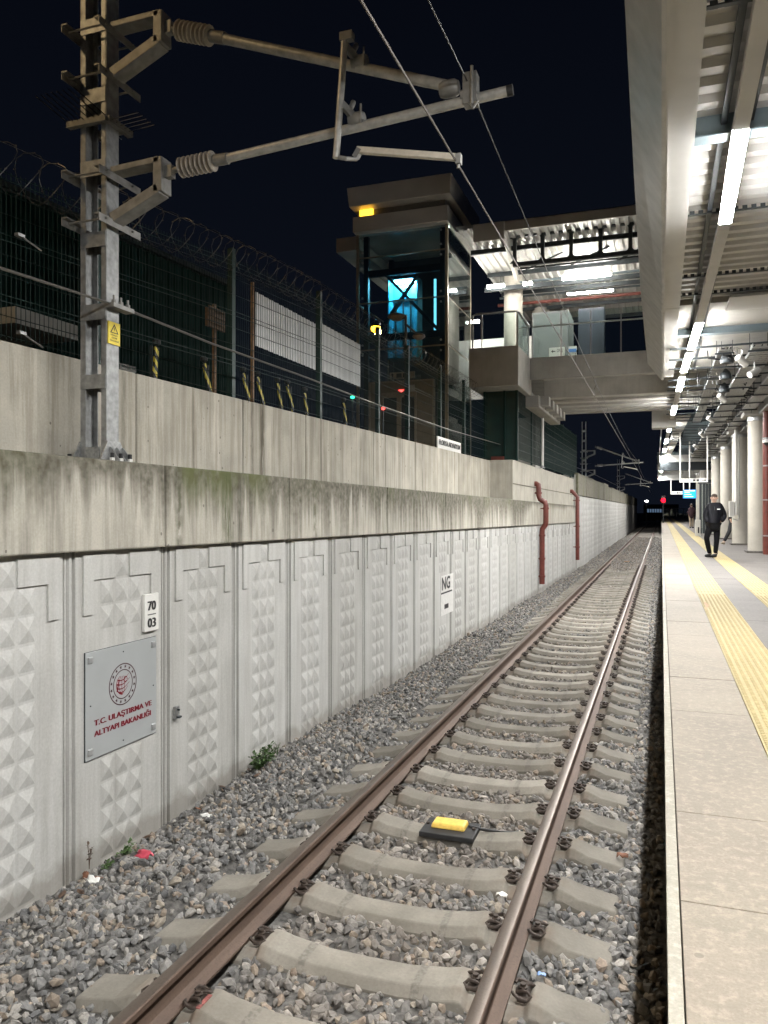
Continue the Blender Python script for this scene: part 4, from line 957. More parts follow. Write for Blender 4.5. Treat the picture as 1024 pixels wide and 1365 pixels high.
# frame
b=MB(); 
for (x,y) in ((tr-.04,TY+.04),(tlx+.04,TY+.04),(tr-.04,TYB-.04),(tlx+.04,TYB-.04)): b.box(x-.04,x+.04,y-.04,y+.04,zG,zg1)
b.build('corner_post',M_frame,lift)
for v in (331,394,459): 
    z=tz(v); b=MB(); b.box(tlx+.08,tr-.08,TY+.02,TY+.05,z-.02,z+.02); b.box(tr-.05,tr-.02,TY+.08,TYB-.08,z-.02,z+.02); b.box(tlx+.02,tlx+.05,TY+.08,TYB-.08,z-.02,z+.02); b.build('transom',M_frame,lift)
zs=[zG+2.3,tz(459),tz(394),tz(331),zg1]
for za,zb in zip(zs[:-1],zs[1:]):
    MB().box(tlx+.081,tr-.081,TY,TY+.012,za+.021,zb-.021).build('glass_pane',M_glassd,lift)
for za,zb in zip([zG]+zs[1:-1],zs[1:]):
    MB().box(tr-.012,tr,TY+.081,TYB-.081,za+.021,zb-.021).build('glass_pane',M_glassd,lift)
# fixing discs
b=MB()
for x in (tlx+.2,tr-.2):
    for z in zs[1:]:
        for dz in (-.15,.15): b.cyl((x,TY-.02,z+dz),(x,TY-.001,z+dz),.03,8)
b.build('glass_fixing',M_capst,lift)
# dark steel shaft frame
b=MB(); i0,i1=tlx+.22,tr-.22
for x in (i0,i1):
    for y in (TY+.3,TYB-.3): b.box(x-.07,x+.07,y-.07,y+.07,zG,zg1)
for v in (355,445,520):
    z=tz(v)+.1; b.box(i0,i1,TY+.25,TY+.35,z-.1,z+.1); b.box(i1-.05,i1+.05,TY+.3,TYB-.3,z-.1,z+.1)
za,zb=tz(441),tz(366)
b.bar(P(506,443,Y=TY+.3),P(557,366,Y=TY+.3),.09,.09,(0,1,0)); b.bar(P(583,438,Y=TY+.31),P(514,366,Y=TY+.31),.09,.09,(0,1,0))
b.build('shaft_frame',M_darkst,lift)
MB().box(tlx+.1,tr-.1,TYB-.14,TYB-.1,zG,zg1).build('rear_wall',plain('lift_rear',(.09,.10,.105),.4,var=.2,scale=2),lift)
# lift car
YC=TY+1.5; xa,xb=P(517,400,Y=TY+1.05).x,P(557,400,Y=TY+1.05).x; czt=P(537,372,Y=TY+1.05).z; czb=P(537,476,Y=TY+1.05).z
M_car=plain('lift_car_blue',(.08,.34,.46),.35,.2,var=.2,scale=3)
b=MB(); b.box(xa,xb,YC,YC+.03,czb,czt); b.box(xa,xa+.03,TY+1.05,YC,czb,czt); b.box(xb-.03,xb,TY+1.05,YC,czb,czt); b.box(xa,xb,TY+1.05,YC,czb-.04,czb); b.box(xa,xb,TY+1.05,YC,czt,czt+.04)
car=b.build('lift_car',M_car,lift)
b=MB()
for k in range(4): x=xa+(xb-xa)*(k+.5)/4; b.box(x-.02,x+.02,YC-.04,YC-.002,czb,czt-.55)
b.box(xa+.03,xb-.03,YC-.06,YC-.002,czt-.58,czt-.5); b.build('car_mullion',M_darkst,car)
MB().box(xa+.15,xb-.15,TY+1.2,YC-.15,czt-.05,czt-.005).build('car_lamp',emis('car_lamp_glow',(.22,.78,1.0),60),car)
b=MB(); b.lathe([(.02,.0),(.07,.02),(.08,.06),(.02,.07)],((xa+xb)/2+.12,TY+1.2,czt-.22),n=12); b.build('car_spot',E_SPOT,car)
for u in (487,580):
    x=P(u,400,Y=TY+.55).x; MB().box(x-.035,x+.035,TY+.55,TY+.58,tz(432),tz(362)).build('light_strip',E_CYAN2,lift)
MB().box(P(545,445,Y=TY+.6).x,P(584,445,Y=TY+.6).x,TY+.6,TY+.63,tz(442),tz(434)).build('amber_panel',emis('amber_panel_glow',(1,.6,.05),.7),lift)
# roof
ra=P(465,249,Y=TY-.5); rb=P(600,231,Y=TY-.5); rz1=rb.z; rz0=P(600,257,Y=TY-.5).z; RB=P(638,290,X=rb.x).y
b=MB(); b.hexa([(ra.x,TY-.5,rz0),(rb.x,TY-.5,rz0),(rb.x,RB,rz0),(ra.x,RB,rz0)],[(ra.x-.05,TY-.55,rz1),(rb.x+.05,TY-.55,rz1),(rb.x+.05,RB,rz1),(ra.x-.05,RB,rz1)]); b.build('roof_slab',M_clad,lift,bevel=.02)
b=MB(); b.box(tlx+.1,tr-.05,TY-.1,TYB,tz(277),rz0); b.build('roof_recess',plain('recess_metal',(.2,.19,.18),.4,.4,var=.1),lift)
xs0=P(480,280,Y=TY-.12).x; MB().box(xs0,xs0+.42,TY-.16,TY-.11,tz(276)-.0,tz(262)).build('amber_light',E_YSTRIP,lift,bevel=.01)
MB().box(P(470,300,Y=TY-.25).x,tr+.06,TY-.25,TYB+.2,zg1,tz(277)-.002).build('roof_band',M_clad,lift,bevel=.02)
a=P(448,318,Y=TY+.3); c=P(475,333,Y=TY+.3); b=MB(); b.hexa([(a.x,TY+.3,c.z),(tlx-.02,TY+.3,c.z),(tlx-.02,TYB+2,c.z),(a.x,TYB+2,c.z)],[(a.x,TY+.3,a.z),(tlx-.02,TY+.3,a.z),(tlx-.02,TYB+2,a.z),(a.x,TYB+2,a.z)]); b.build('side_canopy',M_clad,lift,bevel=.01)
# entrance portal
pz=P(540,507,Y=TY-.35).z; pxa=P(492,520,Y=TY-.35).x; pxb=P(578,520,Y=TY-.35).x
por=MB().box(pxa,pxb,TY-.35,TY-.15,zG,pz).build('entrance_wall',M_portal,lift)
b=MB(); b.box(pxa-.0,pxb,TY-.37,TY-.352,pz-.04,pz); b.box(pxb-.04,pxb,TY-.37,TY-.352,zG,pz-.04); b.box(pxa,pxa+.04,TY-.37,TY-.352,zG,pz-.04); b.build('portal_frame',M_frame,por)
da,db=P(512,560,Y=TY-.38).x,P(553,560,Y=TY-.38).x; dz=P(530,530,Y=TY-.38).z
b=MB(); b.box(da,db,TY-.40,TY-.38,zG,dz); b.build('door',plain('door_steel',(.05,.05,.05),.35,.4,var=.15),lift)
b=MB(); b.box(da-.06,da,TY-.42,TY-.38,zG,dz+.15); b.box(db,db+.06,TY-.42,TY-.38,zG,dz+.15); b.box(da,db,TY-.42,TY-.38,dz,dz+.15); b.box((da+db)/2-.07,(da+db)/2+.07,TY-.42,TY-.401,zG,dz); b.build('door_frame',M_frame,lift)
sgn=MB().box(P(520,500,Y=TY-.3).x,P(553,500,Y=TY-.3).x,TY-.32,TY-.29,P(535,505,Y=TY-.3).z,P(535,496,Y=TY-.3).z).build('direction_sign',plain('dim_sign',(.4,.36,.26),.5,var=.1),lift)
xx=P(521,500,Y=TY-.32).x; zc=P(535,500.5,Y=TY-.32).z; b=MB(); b.add([(xx+.05,TY-.323,zc+.08),(xx,TY-.323,zc+.02),(xx+.035,TY-.323,zc+.02),(xx+.035,TY-.323,zc-.08),(xx+.065,TY-.323,zc-.08),(xx+.065,TY-.323,zc+.02),(xx+.1,TY-.323,zc+.02)],[(0,1,2,5,6),(2,3,4,5)])
for k in range(2): b.box(xx+.17+.2*k,xx+.33+.2*k,TY-.324,TY-.321,zc-.06,zc+.06)
b.build('sign_symbols',M_ink,sgn)
c=P(535,521,Y=TY-.37); b=MB(); b.add([(c.x-.10,c.y,c.z+.03),(c.x+.10,c.y,c.z+.03),(c.x+.02,c.y,c.z-.01),(c.x+.02,c.y,c.z-.07),(c.x-.02,c.y,c.z-.07),(c.x-.02,c.y,c.z-.01)],[(0,2,1),(0,5,2),(5,4,3,2)]); b.build('arrow_indicator',E_REDS,lift)
c=P(549,519,Y=TY-.37); MB().box(c.x-.08,c.x+.08,TY-.37,TY-.355,c.z-.17,c.z+.13).build('notice',M_white,lift)
def led(u,v,X,mat,label):
    c=P(u,v,X=X); t=thing('indicator_light',label,'indicator light',c); b=MB(); b.lathe([(.01,-.02),(.04,-.01),(.045,.02),(.02,.035)],(0,0,0),n=10); b.build('lens',mat,t,smooth=60); MB().cyl((-.02,.04,3.42-c.z),(-.02,.04,-.02),.02,8).build('post',M_darkst,t)
led(511,545,-5.5,E_REDS,'small red indicator light behind the fence near the lift door'); led(470,530,-6.0,E_GRN,'small green indicator light behind the fence beside the white sheet')
# station name sign
sa=P(583.5,588,W=(FA+.12,UB)); sb=P(614.5,598,W=(FA+.12,UB)); t=thing('station_name_sign','white station name board with black letters on the parapet by the fence','name sign')
z1=P(583.5,581,W=(FA+.12,UB)).z; z0=P(583.5,596.5,W=(FA+.12,UB)).z
fx=lambda y,d:FA+.12+UB*y+d
MB().hexa([(fx(sa.y,-.03),sa.y,z0),(fx(sa.y,0),sa.y,z0),(fx(sb.y,0),sb.y,z0),(fx(sb.y,-.03),sb.y,z0)],[(fx(sa.y,-.03),sa.y,z1),(fx(sa.y,0),sa.y,z1),(fx(sb.y,0),sb.y,z1),(fx(sb.y,-.03),sb.y,z1)]).build('board',M_white,t)
text('lettering','FLORYA AKVARYUM',M_ink,t,(fx(sa.y,.006)+.004,sa.y+.1,z0+(z1-z0)*.3),WROT@WALLM,width=(sb.y-sa.y)-.2,height=(z1-z0)*.46,bold=.01,dbl=.012)
# green enclosure and far green fence
gx0=P(645,560,Y=22.3).x; gx1=P(690,560,Y=22.3).x; gz1=P(680,521,Y=22.3).z
t=thing('green_enclosure','dark green solid sheet enclosure under the footbridge landing','enclosure')
b=MB(); b.box(gx0,gx1,22.3,22.34,3.74,gz1); b.build('front_panel',M_greenpanel,t)
b=MB(); b.box(gx0,gx0+.05,22.35,24.6,3.3,gz1-.01); b.build('side_panel',M_greenpanel,t)
for x in (gx0+.03,(gx0+gx1)/2+.12,gx1-.02): MB().box(x-.03,x+.03,22.25,22.295,3.72,gz1+.05).build('post',M_green,t)
MB().box(P(655,600,Y=22.2).x,P(672,600,Y=22.2).x,22.18,22.24,3.72,3.84).build('red_board',M_redpipe,t)
f2=thing('green_fence','green mesh fence beyond the landing on the raised wall','fence')
ys=[22.35,24.8,27.3,29.8,32.3,34.8,37.0]; gx=lambda y:gx1-.02+.012*(y-22.3)
for y in ys: MB().box(gx(y)-.03,gx(y)+.03,y-.03,y+.03,3.72,gz1+.06).build('post',M_green,f2)
for a,c in zip(ys[:-1],ys[1:]):
    b=MB(); y=a+.05
    while y<c-.03: b.box(gx(y)+.032,gx(y)+.038,y-.003,y+.003,3.76,gz1); y+=.05
    for k in range(9): z=3.8+(gz1-3.85)*k/8; b.bar((gx(a)+.043,a,z),(gx(c)+.043,c,z),.006,.006)
    b.build('mesh_panel',M_green,f2)
t=thing('white_pole','thin white pole rising from the raised wall beside the green fence','pole'); y=P(723,600,X=gx1+.12).y
b=MB(); b.cyl((gx1+.13,y,3.71),(gx1+.13,y,P(723,552,X=gx1+.12).z),.04,10); b.build('shaft',M_white,t,smooth=40); b=MB(); b.lathe([(.09,0),(.09,.02),(.05,.03),(.05,.08)],(gx1+.13,y,3.71),n=10); b.build('foot',M_galv,t)
# ------------------------------------------------------------------ footbridge
br=thing('footbridge','concrete footbridge with glass railings and a lit roof crossing over the tracks','footbridge')
BY=23.4; BYE=28.7
bz1=P(706,477,Y=BY).z; bz0=P(708,506,Y=BY).z; gz=P(721,531,Y=BY+.8).z
bx0=-3.7; bx1=7.0
MB().box(bx0+.002,bx1,BY,BY+.35,bz0,bz1).build('edge_beam',M_bridge,br,bevel=.02)
MB().box(bx0+.3,bx1,BY+.8,BY+1.3,gz,bz0+.3).build('girder',M_bridge,br,bevel=.02)
MB().box(bx0-.6,bx1,BY+.35,BYE,bz0+.25,bz1-.12).build('deck_slab',M_bridge,br)
for k in range(4):
    y=BY+1.9+k*.95; MB().box(bx0+.3,bx1,y,y+.45,gz,bz0+.25).build('soffit_beam',M_bridge,br,bevel=.03)
# landing block
lx0=P(625,464,Y=21.4).x; lz1=P(660,462,Y=21.4).z; lz0=P(660,515,Y=21.4).z
MB().box(lx0,bx0,21.4,BY+.35,lz0,lz1).build('landing_block',M_bridge,br,bevel=.02)
MB().box(bx0-.55,bx0+.25,BY+.1,BYE,gz-.35,gz-.002).build('corbel',M_bridge,br,bevel=.02)
for k in range(5): MB().box(bx0+.25,bx0+.5,BY+.4+k*.95,BY+.85+k*.95,gz-.28,gz-.003).build('bearing_corbel',M_bridge,br)
MB().box(-4.7,-3.95,BYE-2.5,BYE-.5,3.3,gz-.35).build('pier',M_bridge,br,bevel=.02)
MB().box(.6,1.3,BY+1.5,BYE-.2,1.0 if False else 4.6,gz).build('pier_head',M_bridge,br,bevel=.02) if False else None
# railing glass
rz=P(706,435,Y=BY).z
def rail_run(p0,p1,n,zb,zt,handrail=True):
    p0=Vector(p0); p1=Vector(p1); d=(p1-p0)/n
    for i in range(n):
        a=p0+d*i; c=p0+d*(i+1); nrm=d.normalized(); a2=a+nrm*.04; c2=c-nrm*.04
        b=MB(); b.bar((a2.x,a2.y,(zb+zt)/2),(c2.x,c2.y,(zb+zt)/2),.014,zt-zb); b.build('glass_panel',M_glass,br)
    for i in range(n+1):
        a=p0+d*i; MB().bar((a.x,a.y,zb-.05),(a.x,a.y,zt),.03,.03).build('railing_post',M_galv,br)
    if handrail: MB().tube([(p0.x,p0.y,rz),(p1.x,p1.y,rz)],.025,8).build('handrail',M_galv,br)
rail_run((bx0+.05,BY+.1,0),(4,BY+.1,0),9,bz1,P(706,419,Y=BY).z)
rail_run((lx0+.35,21.5,0),(bx0-.06,21.5,0),1,lz1,P(660,417,Y=21.4).z,False); MB().tube([(lx0+.1,21.46,lz1-.6),(lx0+.1,21.46,rz-.04),(lx0+.2,21.46,rz),(bx0-.06,21.46,rz),(bx0-.02,21.55,rz),(bx0-.02,BY+.05,rz)],.028,8).build('handrail',M_galv,br,smooth=50)
rail_run((bx0-.04,21.5,0),(bx0-.04,BY,0),1,lz1,P(660,417,Y=21.4).z,False)
rail_run((bx0-.5,BYE-.1,0),(4,BYE-.1,0),8,bz1,bz1+1.0)
# roof
oz1=P(672,295,Y=21.4).z; oz0=oz1-.26
rx=P(632,292,Y=21.4).x; rfx=P(672,295,Y=21.4).x
roof=MB().box(rfx,7,21.4,21.5,oz0,oz1).build('roof_fascia',M_clad,br,bevel=.01)
MB().box(rx,rfx+.02,21.3,21.398,oz0-.25,oz1-.02).build('roof_fascia',M_clad,br,bevel=.01)
A=Vector((rfx-.04,21.5,oz0+.1)); B_=P(689,371,Y=25.4)
MB().bar(A,B_,.10,.32,(0,0,1)).build('sloping_fascia',M_clad,br,bevel=.008)
def corr(b,x0,x1,y0,y1,z,pitch=.28,dep=.06,alongx=True):
    y=y0; vs=[];prof=[]
    while y<y1:
        prof+=[(y,z),(y+pitch*.38,z),(y+pitch*.5,z+dep),(y+pitch*.88,z+dep)]; y+=pitch
    prof.append((y,z))
    if alongx: vs=[(x0,p,q) for p,q in prof]+[(x1,p,q) for p,q in prof]
    n=len(prof); b.add(vs,[(i,i+1,n+i+1,n+i) for i in range(n-1)])
    b.add([(v[0],v[1],z+dep+.08) for v in vs],[(i,i+1,n+i+1,n+i) for i in range(n-1)])
b=MB(); corr(b,21.5,33,tr+.25,7,oz0+.16,.24,.07); b.v=[(y,x,z) for x,y,z in b.v]; b.build('roof_deck',M_deck,br)
for y in (23.2,25.6,28.0,30.4,32.6): MB().box(tr+.3,7,y-.035,y+.035,oz0+.02,oz0+.155).build('roof_purlin',M_darkst,br)
# Vierendeel truss
ty=22.6; tz1=P(690,314,Y=ty).z; tz0=P(690,353,Y=ty).z; txa=P(684,330,Y=ty).x; b=MB()
b.box(txa,6.8,ty-.06,ty+.06,tz1-.06,tz1+.04); b.box(txa,6.8,ty-.06,ty+.06,tz0-.05,tz0+.06)
x=txa; pw=(P(838,330,Y=ty).x-txa)/4
while x<6.5:
    b.box(x,x+.10,ty-.06,ty+.06,tz0+.06,tz1-.06)
    for (cx,sx) in ((x+.10,1),(x,-1)):
        for (cz,sz) in ((tz0+.06,1),(tz1-.06,-1)):
            g=.09; pts=[(cx,cz),(cx+sx*g,cz)]+[(cx+sx*g*(1-math.sin(a)),cz+sz*g*(1-math.cos(a))) for a in (.4,.8,1.2)]+[(cx,cz+sz*g)]
            b.prism(pts,lambda p:(p[0],ty-.06,p[1]),lambda p:(p[0],ty+.06,p[1]))
    x+=pw
b.build('open_truss',M_darkst,br)
b=MB()
for k in range(6):
    x=txa+.3+k*1.3; b.bar((x,ty+.5,tz0),(x+1.0,ty+1.8,tz1),.05,.05)
b.bar((txa,ty+1.2,tz0+.25),(6.5,ty+1.2,tz0+.25),.06,.06); b.bar((tr+.3,ty+2.6,tz0+.1),(6.5,ty+2.6,tz0+.1),.10,.14); b.build('roof_brace',M_darkst,br)
# columns
for (u,Yc,r) in ((684.5,26.0,.31),(722,30.6,.33)):
    c=P(u,420,Y=Yc); MB().cyl((c.x,Yc,bz1-.2),(c.x,Yc,oz0+.1),r,28).build('roof_column',M_col,br,smooth=40)
b=MB(); y=26.6; zc=P(760,392,Y=y).z; b.tube([(-5.3,y,P(760,399,Y=y).z),(5,y,P(760,399,Y=y).z)],.055,10); b.build('red_pipe',M_redpipe,br,smooth=40)
b=MB(); zc=P(760,375,Y=25.8).z; b.box(-5.3,5,25.8,25.92,zc+.12,zc+.17); b.box(-5.3,5,26.88,26.98,zc-.06,zc-.01); b.build('cable_tray',M_beam,br)
# booth and lit rooms on the bridge
kx0,kx1=P(709,440,Y=BY+3).x,P(758,440,Y=BY+3).x; kz=P(720,416,Y=BY+3).z
bo=MB().box(kx0,kx1,BY+3,BY+4.6,bz1+.45,kz).build('booth',plain('booth_grey',(.13,.14,.138),.4,var=.08,scale=2),br,bevel=.02)
MB().box(kx0+.05,kx1-.05,BY+3.05,BY+4.5,bz1-.1,bz1+.45).build('booth_base',M_white,bo)
kx0,kx1=P(771,440,Y=BY+2).x,P(806,440,Y=BY+2).x; MB().box(kx0,kx1,BY+2,BY+2.4,bz1-.1,P(790,410,Y=BY+2).z).build('dark_kiosk',plain('kiosk_dark',(.035,.04,.05),.3,var=.15,scale=2),br,bevel=.02)
MB().box(-9.5,-3.9,BYE+.6,BYE+.8,bz1-.3,oz0-1.2).build('lit_wall',M_white,br)
# sign on bridge
sx0,sx1=P(732,470,Y=BY+1.4).x,P(753,470,Y=BY+1.4).x; sz0_,sz1_=P(740,476,Y=BY+1.4).z,P(740,463,Y=BY+1.4).z
t=thing('exit_sign','small white direction sign with a left arrow behind the bridge glass','direction sign')
MB().box(sx0,sx1,BY+1.4,BY+1.44,sz0_,sz1_).build('board',M_white,t)
zc=(sz0_+sz1_)/2+.03; b=MB(); yk_=BY+1.397; b.add([(sx0+.06,yk_,zc),(sx0+.13,yk_,zc+.05),(sx0+.13,yk_,zc+.015),(sx0+.2,yk_,zc+.015),(sx0+.2,yk_,zc-.015),(sx0+.13,yk_,zc-.015),(sx0+.13,yk_,zc-.05)],[(0,2,1),(0,6,5),(0,5,2),(2,5,4,3)]); b.build('arrow',M_ink,t)
text('lettering','ÇIKIŞ',M_ink,t,(sx0+.24,BY+1.395,zc-.05),FRONTM,width=(sx1-sx0)-.3,height=.12,bold=.02)
MB().box(sx0+.05,sx0+.08,BY+1.41,BY+1.43,bz1-.1,sz0_).build('leg',M_galv,t); MB().box(sx1-.08,sx1-.05,BY+1.41,BY+1.43,bz1-.1,sz0_).build('leg',M_galv,t)
t=thing('blue_notice','small blue and white notice behind the bridge glass beside the arrow sign','notice'); nx0,nx1=P(758,470,Y=BY+1.4).x,P(769,470,Y=BY+1.4).x
MB().box(nx0,nx1,BY+1.4,BY+1.43,sz0_,sz1_).build('board',M_white,t); MB().box(nx0+.01,nx1-.01,BY+1.39,BY+1.398,sz0_+.12,sz1_-.08).build('blue_band',plain('notice_blue',(.1,.25,.6),.5,var=0),t); MB().box((nx0+nx1)/2-.02,(nx0+nx1)/2+.02,BY+1.41,BY+1.43,bz1-.1,sz0_).build('leg',M_galv,t)
# bridge tube lamps
def tube_lamp(name,a,c,w,h,glow,label,group,hang=.25):
    a=Vector(a); c=Vector(c); m=(a+c)/2; t=thing(name,label,'tube lamp',m,group=group)
    sd=.010 if h<.08 else .05
    b=MB(); b.bar(a-m-Vector((0,0,h*.5-sd/2)),c-m-Vector((0,0,h*.5-sd/2)),w,sd); b.build('diffuser',glow,t)
    b=MB(); d=(c-a).normalized(); b.bar(a-m+Vector((0,0,sd/2+.004))-d*.03,c-m+Vector((0,0,sd/2+.004))+d*.03,w*(1.04 if h<.08 else .5),h-sd); b.build('lamp_body',M_soffit,t)
    for f in (.2,.8):
        p=(a-m)*(1-f)+(c-m)*f; b=MB(); b.cyl(p+Vector((0,0,h*.5+.01)),p+Vector((0,0,h*.5+.05+hang)),.006,5); b.build('hanger',M_darkst,t)
    return t
for (u0,v0,u1,v1,Yc,lab) in ((750,371,814,365,24.4,'upper glowing tube lamp under the bridge roof at right'),(757,391,817,388,27.2,'lower glowing tube lamp under the bridge roof at right'),(650,382,672,379,24.6,'glowing tube lamp under the bridge roof left of the column'),(698,378,709,377,24.6,'glowing tube lamp just right of the bridge roof column')):
    a=P(u0,v0,Y=Yc); c=P(u1,v1,Y=Yc); c.z=a.z; tube_lamp('bridge_lamp',a,c,.12,.10,E_BR,lab,'tube lamps under the bridge roof')
for k,x in enumerate((-7.6,)):
    tube_lamp('bridge_lamp',(x,27.6,oz0-.9),(x+1.4,27.6,oz0-.9),.12,.10,E_BR,'glowing tube lamp seen through the lift glass','tube lamps under the bridge roof')
# ------------------------------------------------------------------ platform canopy
can=thing('platform_canopy','long steel canopy roof with pale fascia over the platform','canopy')
CE=20.0
ysta=[-8,2,5.2,6.9,8.0,12,16,CE]
def fo(y): return -.20-.12*smooth(5,8,y)
joints=[-8,2.2,P(860,110,X=-.12).y,P(860,200,X=-.12).y,13.2,CE]
for a,c in zip(joints[:-1],joints[1:]):
    A=a+.009;B=c-.009; b=MB()
    b.hexa([(0,A,5.44),(.03,A,5.44),(.03,B,5.44),(0,B,5.44)],[(fo(A),A,5.86),(fo(A)+.03,A,5.88),(fo(B)+.03,B,5.88),(fo(B),B,5.86)]); b.build('fascia_panel',M_fascia,can)
    b=MB(); b.box(.031,.27,A,B,5.50,5.53); b.box(.031,.05,A,B,5.44,5.50); b.build('soffit_panel',M_soffit,can)
b=MB(); corr(b,.2,7,-8,13.6,5.74); b.build('roof_deck',M_deck,can)
MB().box(.2,7,13.7,CE,5.66,5.80).build('soffit_slab',M_bridge,can)
MB().box(1.0,7,13.2,14.1,5.60,5.64).build('flat_panel',M_soffit,can)
MB().box(.0,7,-8,CE,5.90,5.95).build('roof_top',M_darkst,can)
for y in (7.35,15.5,-.5): 
    b=MB(); b.box(.14,7,y,y+.012,5.54,5.735); b.box(.14,7,y-.08,y+.09,5.525,5.54); b.build('cross_beam',M_beam,can)
def perf(y,x0,x1,z=5.60):
    b=MB(); b.box(x0,x1,y-.02,y+.02,z,z+.01); 
    x=x0
    while x<x1: b.box(x,min(x+.05,x1),y+.02,y+.024,z,z+.06); x+=.09
    return b.build('perforated_rail',M_darkst,can)
for y in (5.55,9.4,11.9,12.9): perf(y,.12,6)
MB().bar((.72,-8,5.66),(.72,CE,5.66),.045,.045).build('conduit',M_darkst,can)
MB().bar((.52,-8,5.66),(.50,CE,5.66),.05,.04).build('cable_channel',M_darkst,can)
# lamp line: X as function of Y
def lx(y):
    pts=[(-10,.58),(5,.585),(6.4,.605),(9,.655),(12.5,.64),(19,.47),(30,.31),(42,.15),(60,.02),(100,-.12)]
    for (a,xa),(c,xc) in zip(pts[:-1],pts[1:]):
        if y<=c: return xa+(xc-xa)*(y-a)/(c-a)
    return pts[-1][1]
LZ=5.46
st=[-9.5,-3.5,1.3,7.06,14.1,16.75,19.7,25.0,30.8,36.6,42.4,48.2,54,60,66,72,78,84]
names=['nearest glowing tube lamp hanging under the canopy','second glowing tube lamp along the canopy, under the blue grey beam','third glowing tube lamp along the canopy']
k=0
for i,y in enumerate(st):
    a=(lx(y),y,LZ); c=(lx(y+2.2),y+2.2,LZ)
    if y<2: lab='tube lamp of the canopy behind the viewer'
    elif k<3: lab=names[k]; k+=1
    else: lab='small glowing tube lamp in the distant row under the canopy'
    if y==1.3 or y<0: lab='assumed glowing tube lamp of the canopy row, out of view above the near platform'  # out of view, assumed to continue the row and light the near ground
    tube_lamp('platform_lamp',a,c,.125,.07,E_LAMP,lab,'tube lamps in a row under the canopy',hang=.18)
tk=thing('lamp_trunking','pale metal trunking that carries the row of tube lamps','lamp trunking')
prev=-8
for i,y in enumerate(st[1:]+[90]):
    pass
segs=[]; e=-7.0
for y in st:
    if y>e: segs.append((e,y))
    e=y+2.2
for a,c in segs:
    if c-a<.1: continue
    n=max(2,int((c-a)/3)+1); pts=[(lx(a+.03+(c-a-.06)*j/(n-1)),a+.03+(c-a-.06)*j/(n-1),LZ+.01) for j in range(n)]
    b=MB()
    for p_,q_ in zip(pts[:-1],pts[1:]): b.bar(p_,q_,.12,.085)
    b.build('trunking_length',M_soffit,tk)
b=MB(); y=-6
while y<88: b.cyl((lx(y),y,LZ+.05),(lx(y),y,LZ+.3),.006,5); b.lathe([(.08,-.012),(.08,.012)],(lx(y),y,LZ+.0),'y',8) if False else None; y+=1.9
b.build('hanger_rod',M_darkst,tk)
# canopy continuing beyond the bridge
c2=thing('far_canopy','far stretch of platform canopy beyond the footbridge','canopy')
b=MB(); b.hexa([(lx(29)-.32,29,5.52),(lx(29)-.28,29,5.52),(lx(92)-.28,92,5.52),(lx(92)-.32,92,5.52)],[(lx(29)-.32,29,5.68),(lx(29)-.28,29,5.68),(lx(92)-.28,92,5.68),(lx(92)-.32,92,5.68)]); b.build('edge_trim',M_fascia,c2)
a=P(869,553,Y=BYE); c=P(881,570,Y=BYE); MB().box(a.x,c.x+.5,BYE+.02,BYE+.7,c.z,a.z+.2).build('beam_end',M_bridge,br,bevel=.02)
MB().hexa([(.5,29,5.56),(.95,29,5.56),(.5,50,5.56),(.2,50,5.56)],[(.5,29,5.6),(.95,29,5.6),(.5,50,5.6),(.2,50,5.6)]).build('soffit_panel',M_soffit,c2)
MB().box(-.25,7,50,92,5.60,5.8).build('roof_deck',M_beam,c2)
MB().box(-.1,7,49.0,49.5,5.15,5.55).build('cross_beam',M_soffit,c2); MB().box(-.1,7,50,50.4,4.7,5.5).build('dark_beam',M_darkst,c2)
for y in [30+1.3*i for i in range(15)]: MB().box(.9,2.2,y,y+.12,5.62,5.74).build('louvre_slat',M_beam,c2)
MB().box(2.1,7,29,50,5.62,5.75).build('roof_deck',M_deck,c2)
for y in (60,70,80): MB().box(-.3,7,y,y+.2,5.2,5.6).build('cross_beam',M_soffit,c2)
# services under the bridge and canopy
def tray(x0,x1,y0,y1,z,label):
    t=thing('cable_tray',label,'cable tray'); b=MB(); b.box(x0,x0+.012,y0,y1,z,z+.07); b.box(x1-.012,x1,y0,y1,z,z+.07)
    y=y0
    while y<y1: b.box(x0+.012,x1-.012,y,y+.16,z,z+.006); y+=.22
    b.build('tray_bed',M_galv,t)
    b=MB(); r=random.Random(int(x0*100))
    for k in range(4):
        x=x0+.05+(x1-x0-.1)*k/3; b.tube([(x+r.uniform(-.02,.02),y0+(y1-y0)*j/14,z+.03) for j in range(15)],.014,5)
    b.build('cables',M_black,t)
    y=y0+.3
    while y<y1:
        b=MB()
        for x in (x0-.02,x1+.02): b.cyl((x,y,z-.02),(x,y,5.72),.006,4)
        b.bar((x0-.05,y,z-.02),(x1+.05,y,z-.02),.03,.03); y+=1.6; b.build('hanger',M_darkst,t)
tray(1.60,2.05,16,49,5.34,'perforated cable tray hung beside the spotlight row')
tray(2.25,2.60,17,49,5.28,'cable tray nearest the concrete columns')
tray(1.05,1.30,16.5,30,5.42,'narrow cable tray nearest the lamp row')
t=thing('duct_run','pale rectangular air duct along the ceiling above the columns','duct'); MB().box(2.75,3.3,15.8,46,5.2,5.55).build('duct',M_galv,t,bevel=.02)
b=MB()
for y in range(17,46,3): b.box(2.72,3.33,y,y+.05,5.17,5.58)
b.build('flange',M_galv,t)
b=MB(); r=random.Random(3)
for i in range(20):
    y=16.3+i*1.25; b.bar((.15,y,5.50+r.uniform(-.08,.04)),(3.4,y,5.50+r.uniform(-.08,.04)),.035,.035)
for i in range(60):
    x=r.uniform(.3,3.2); y=r.uniform(16.2,27); b.cyl((x,y,r.uniform(5.2,5.45)),(x,y,5.68),.006,4)
o=b.build('hanger_grid',M_darkst); tag(o,'dark steel support rods and bars hung under the ceiling above the platform','ceiling supports')
b=MB()
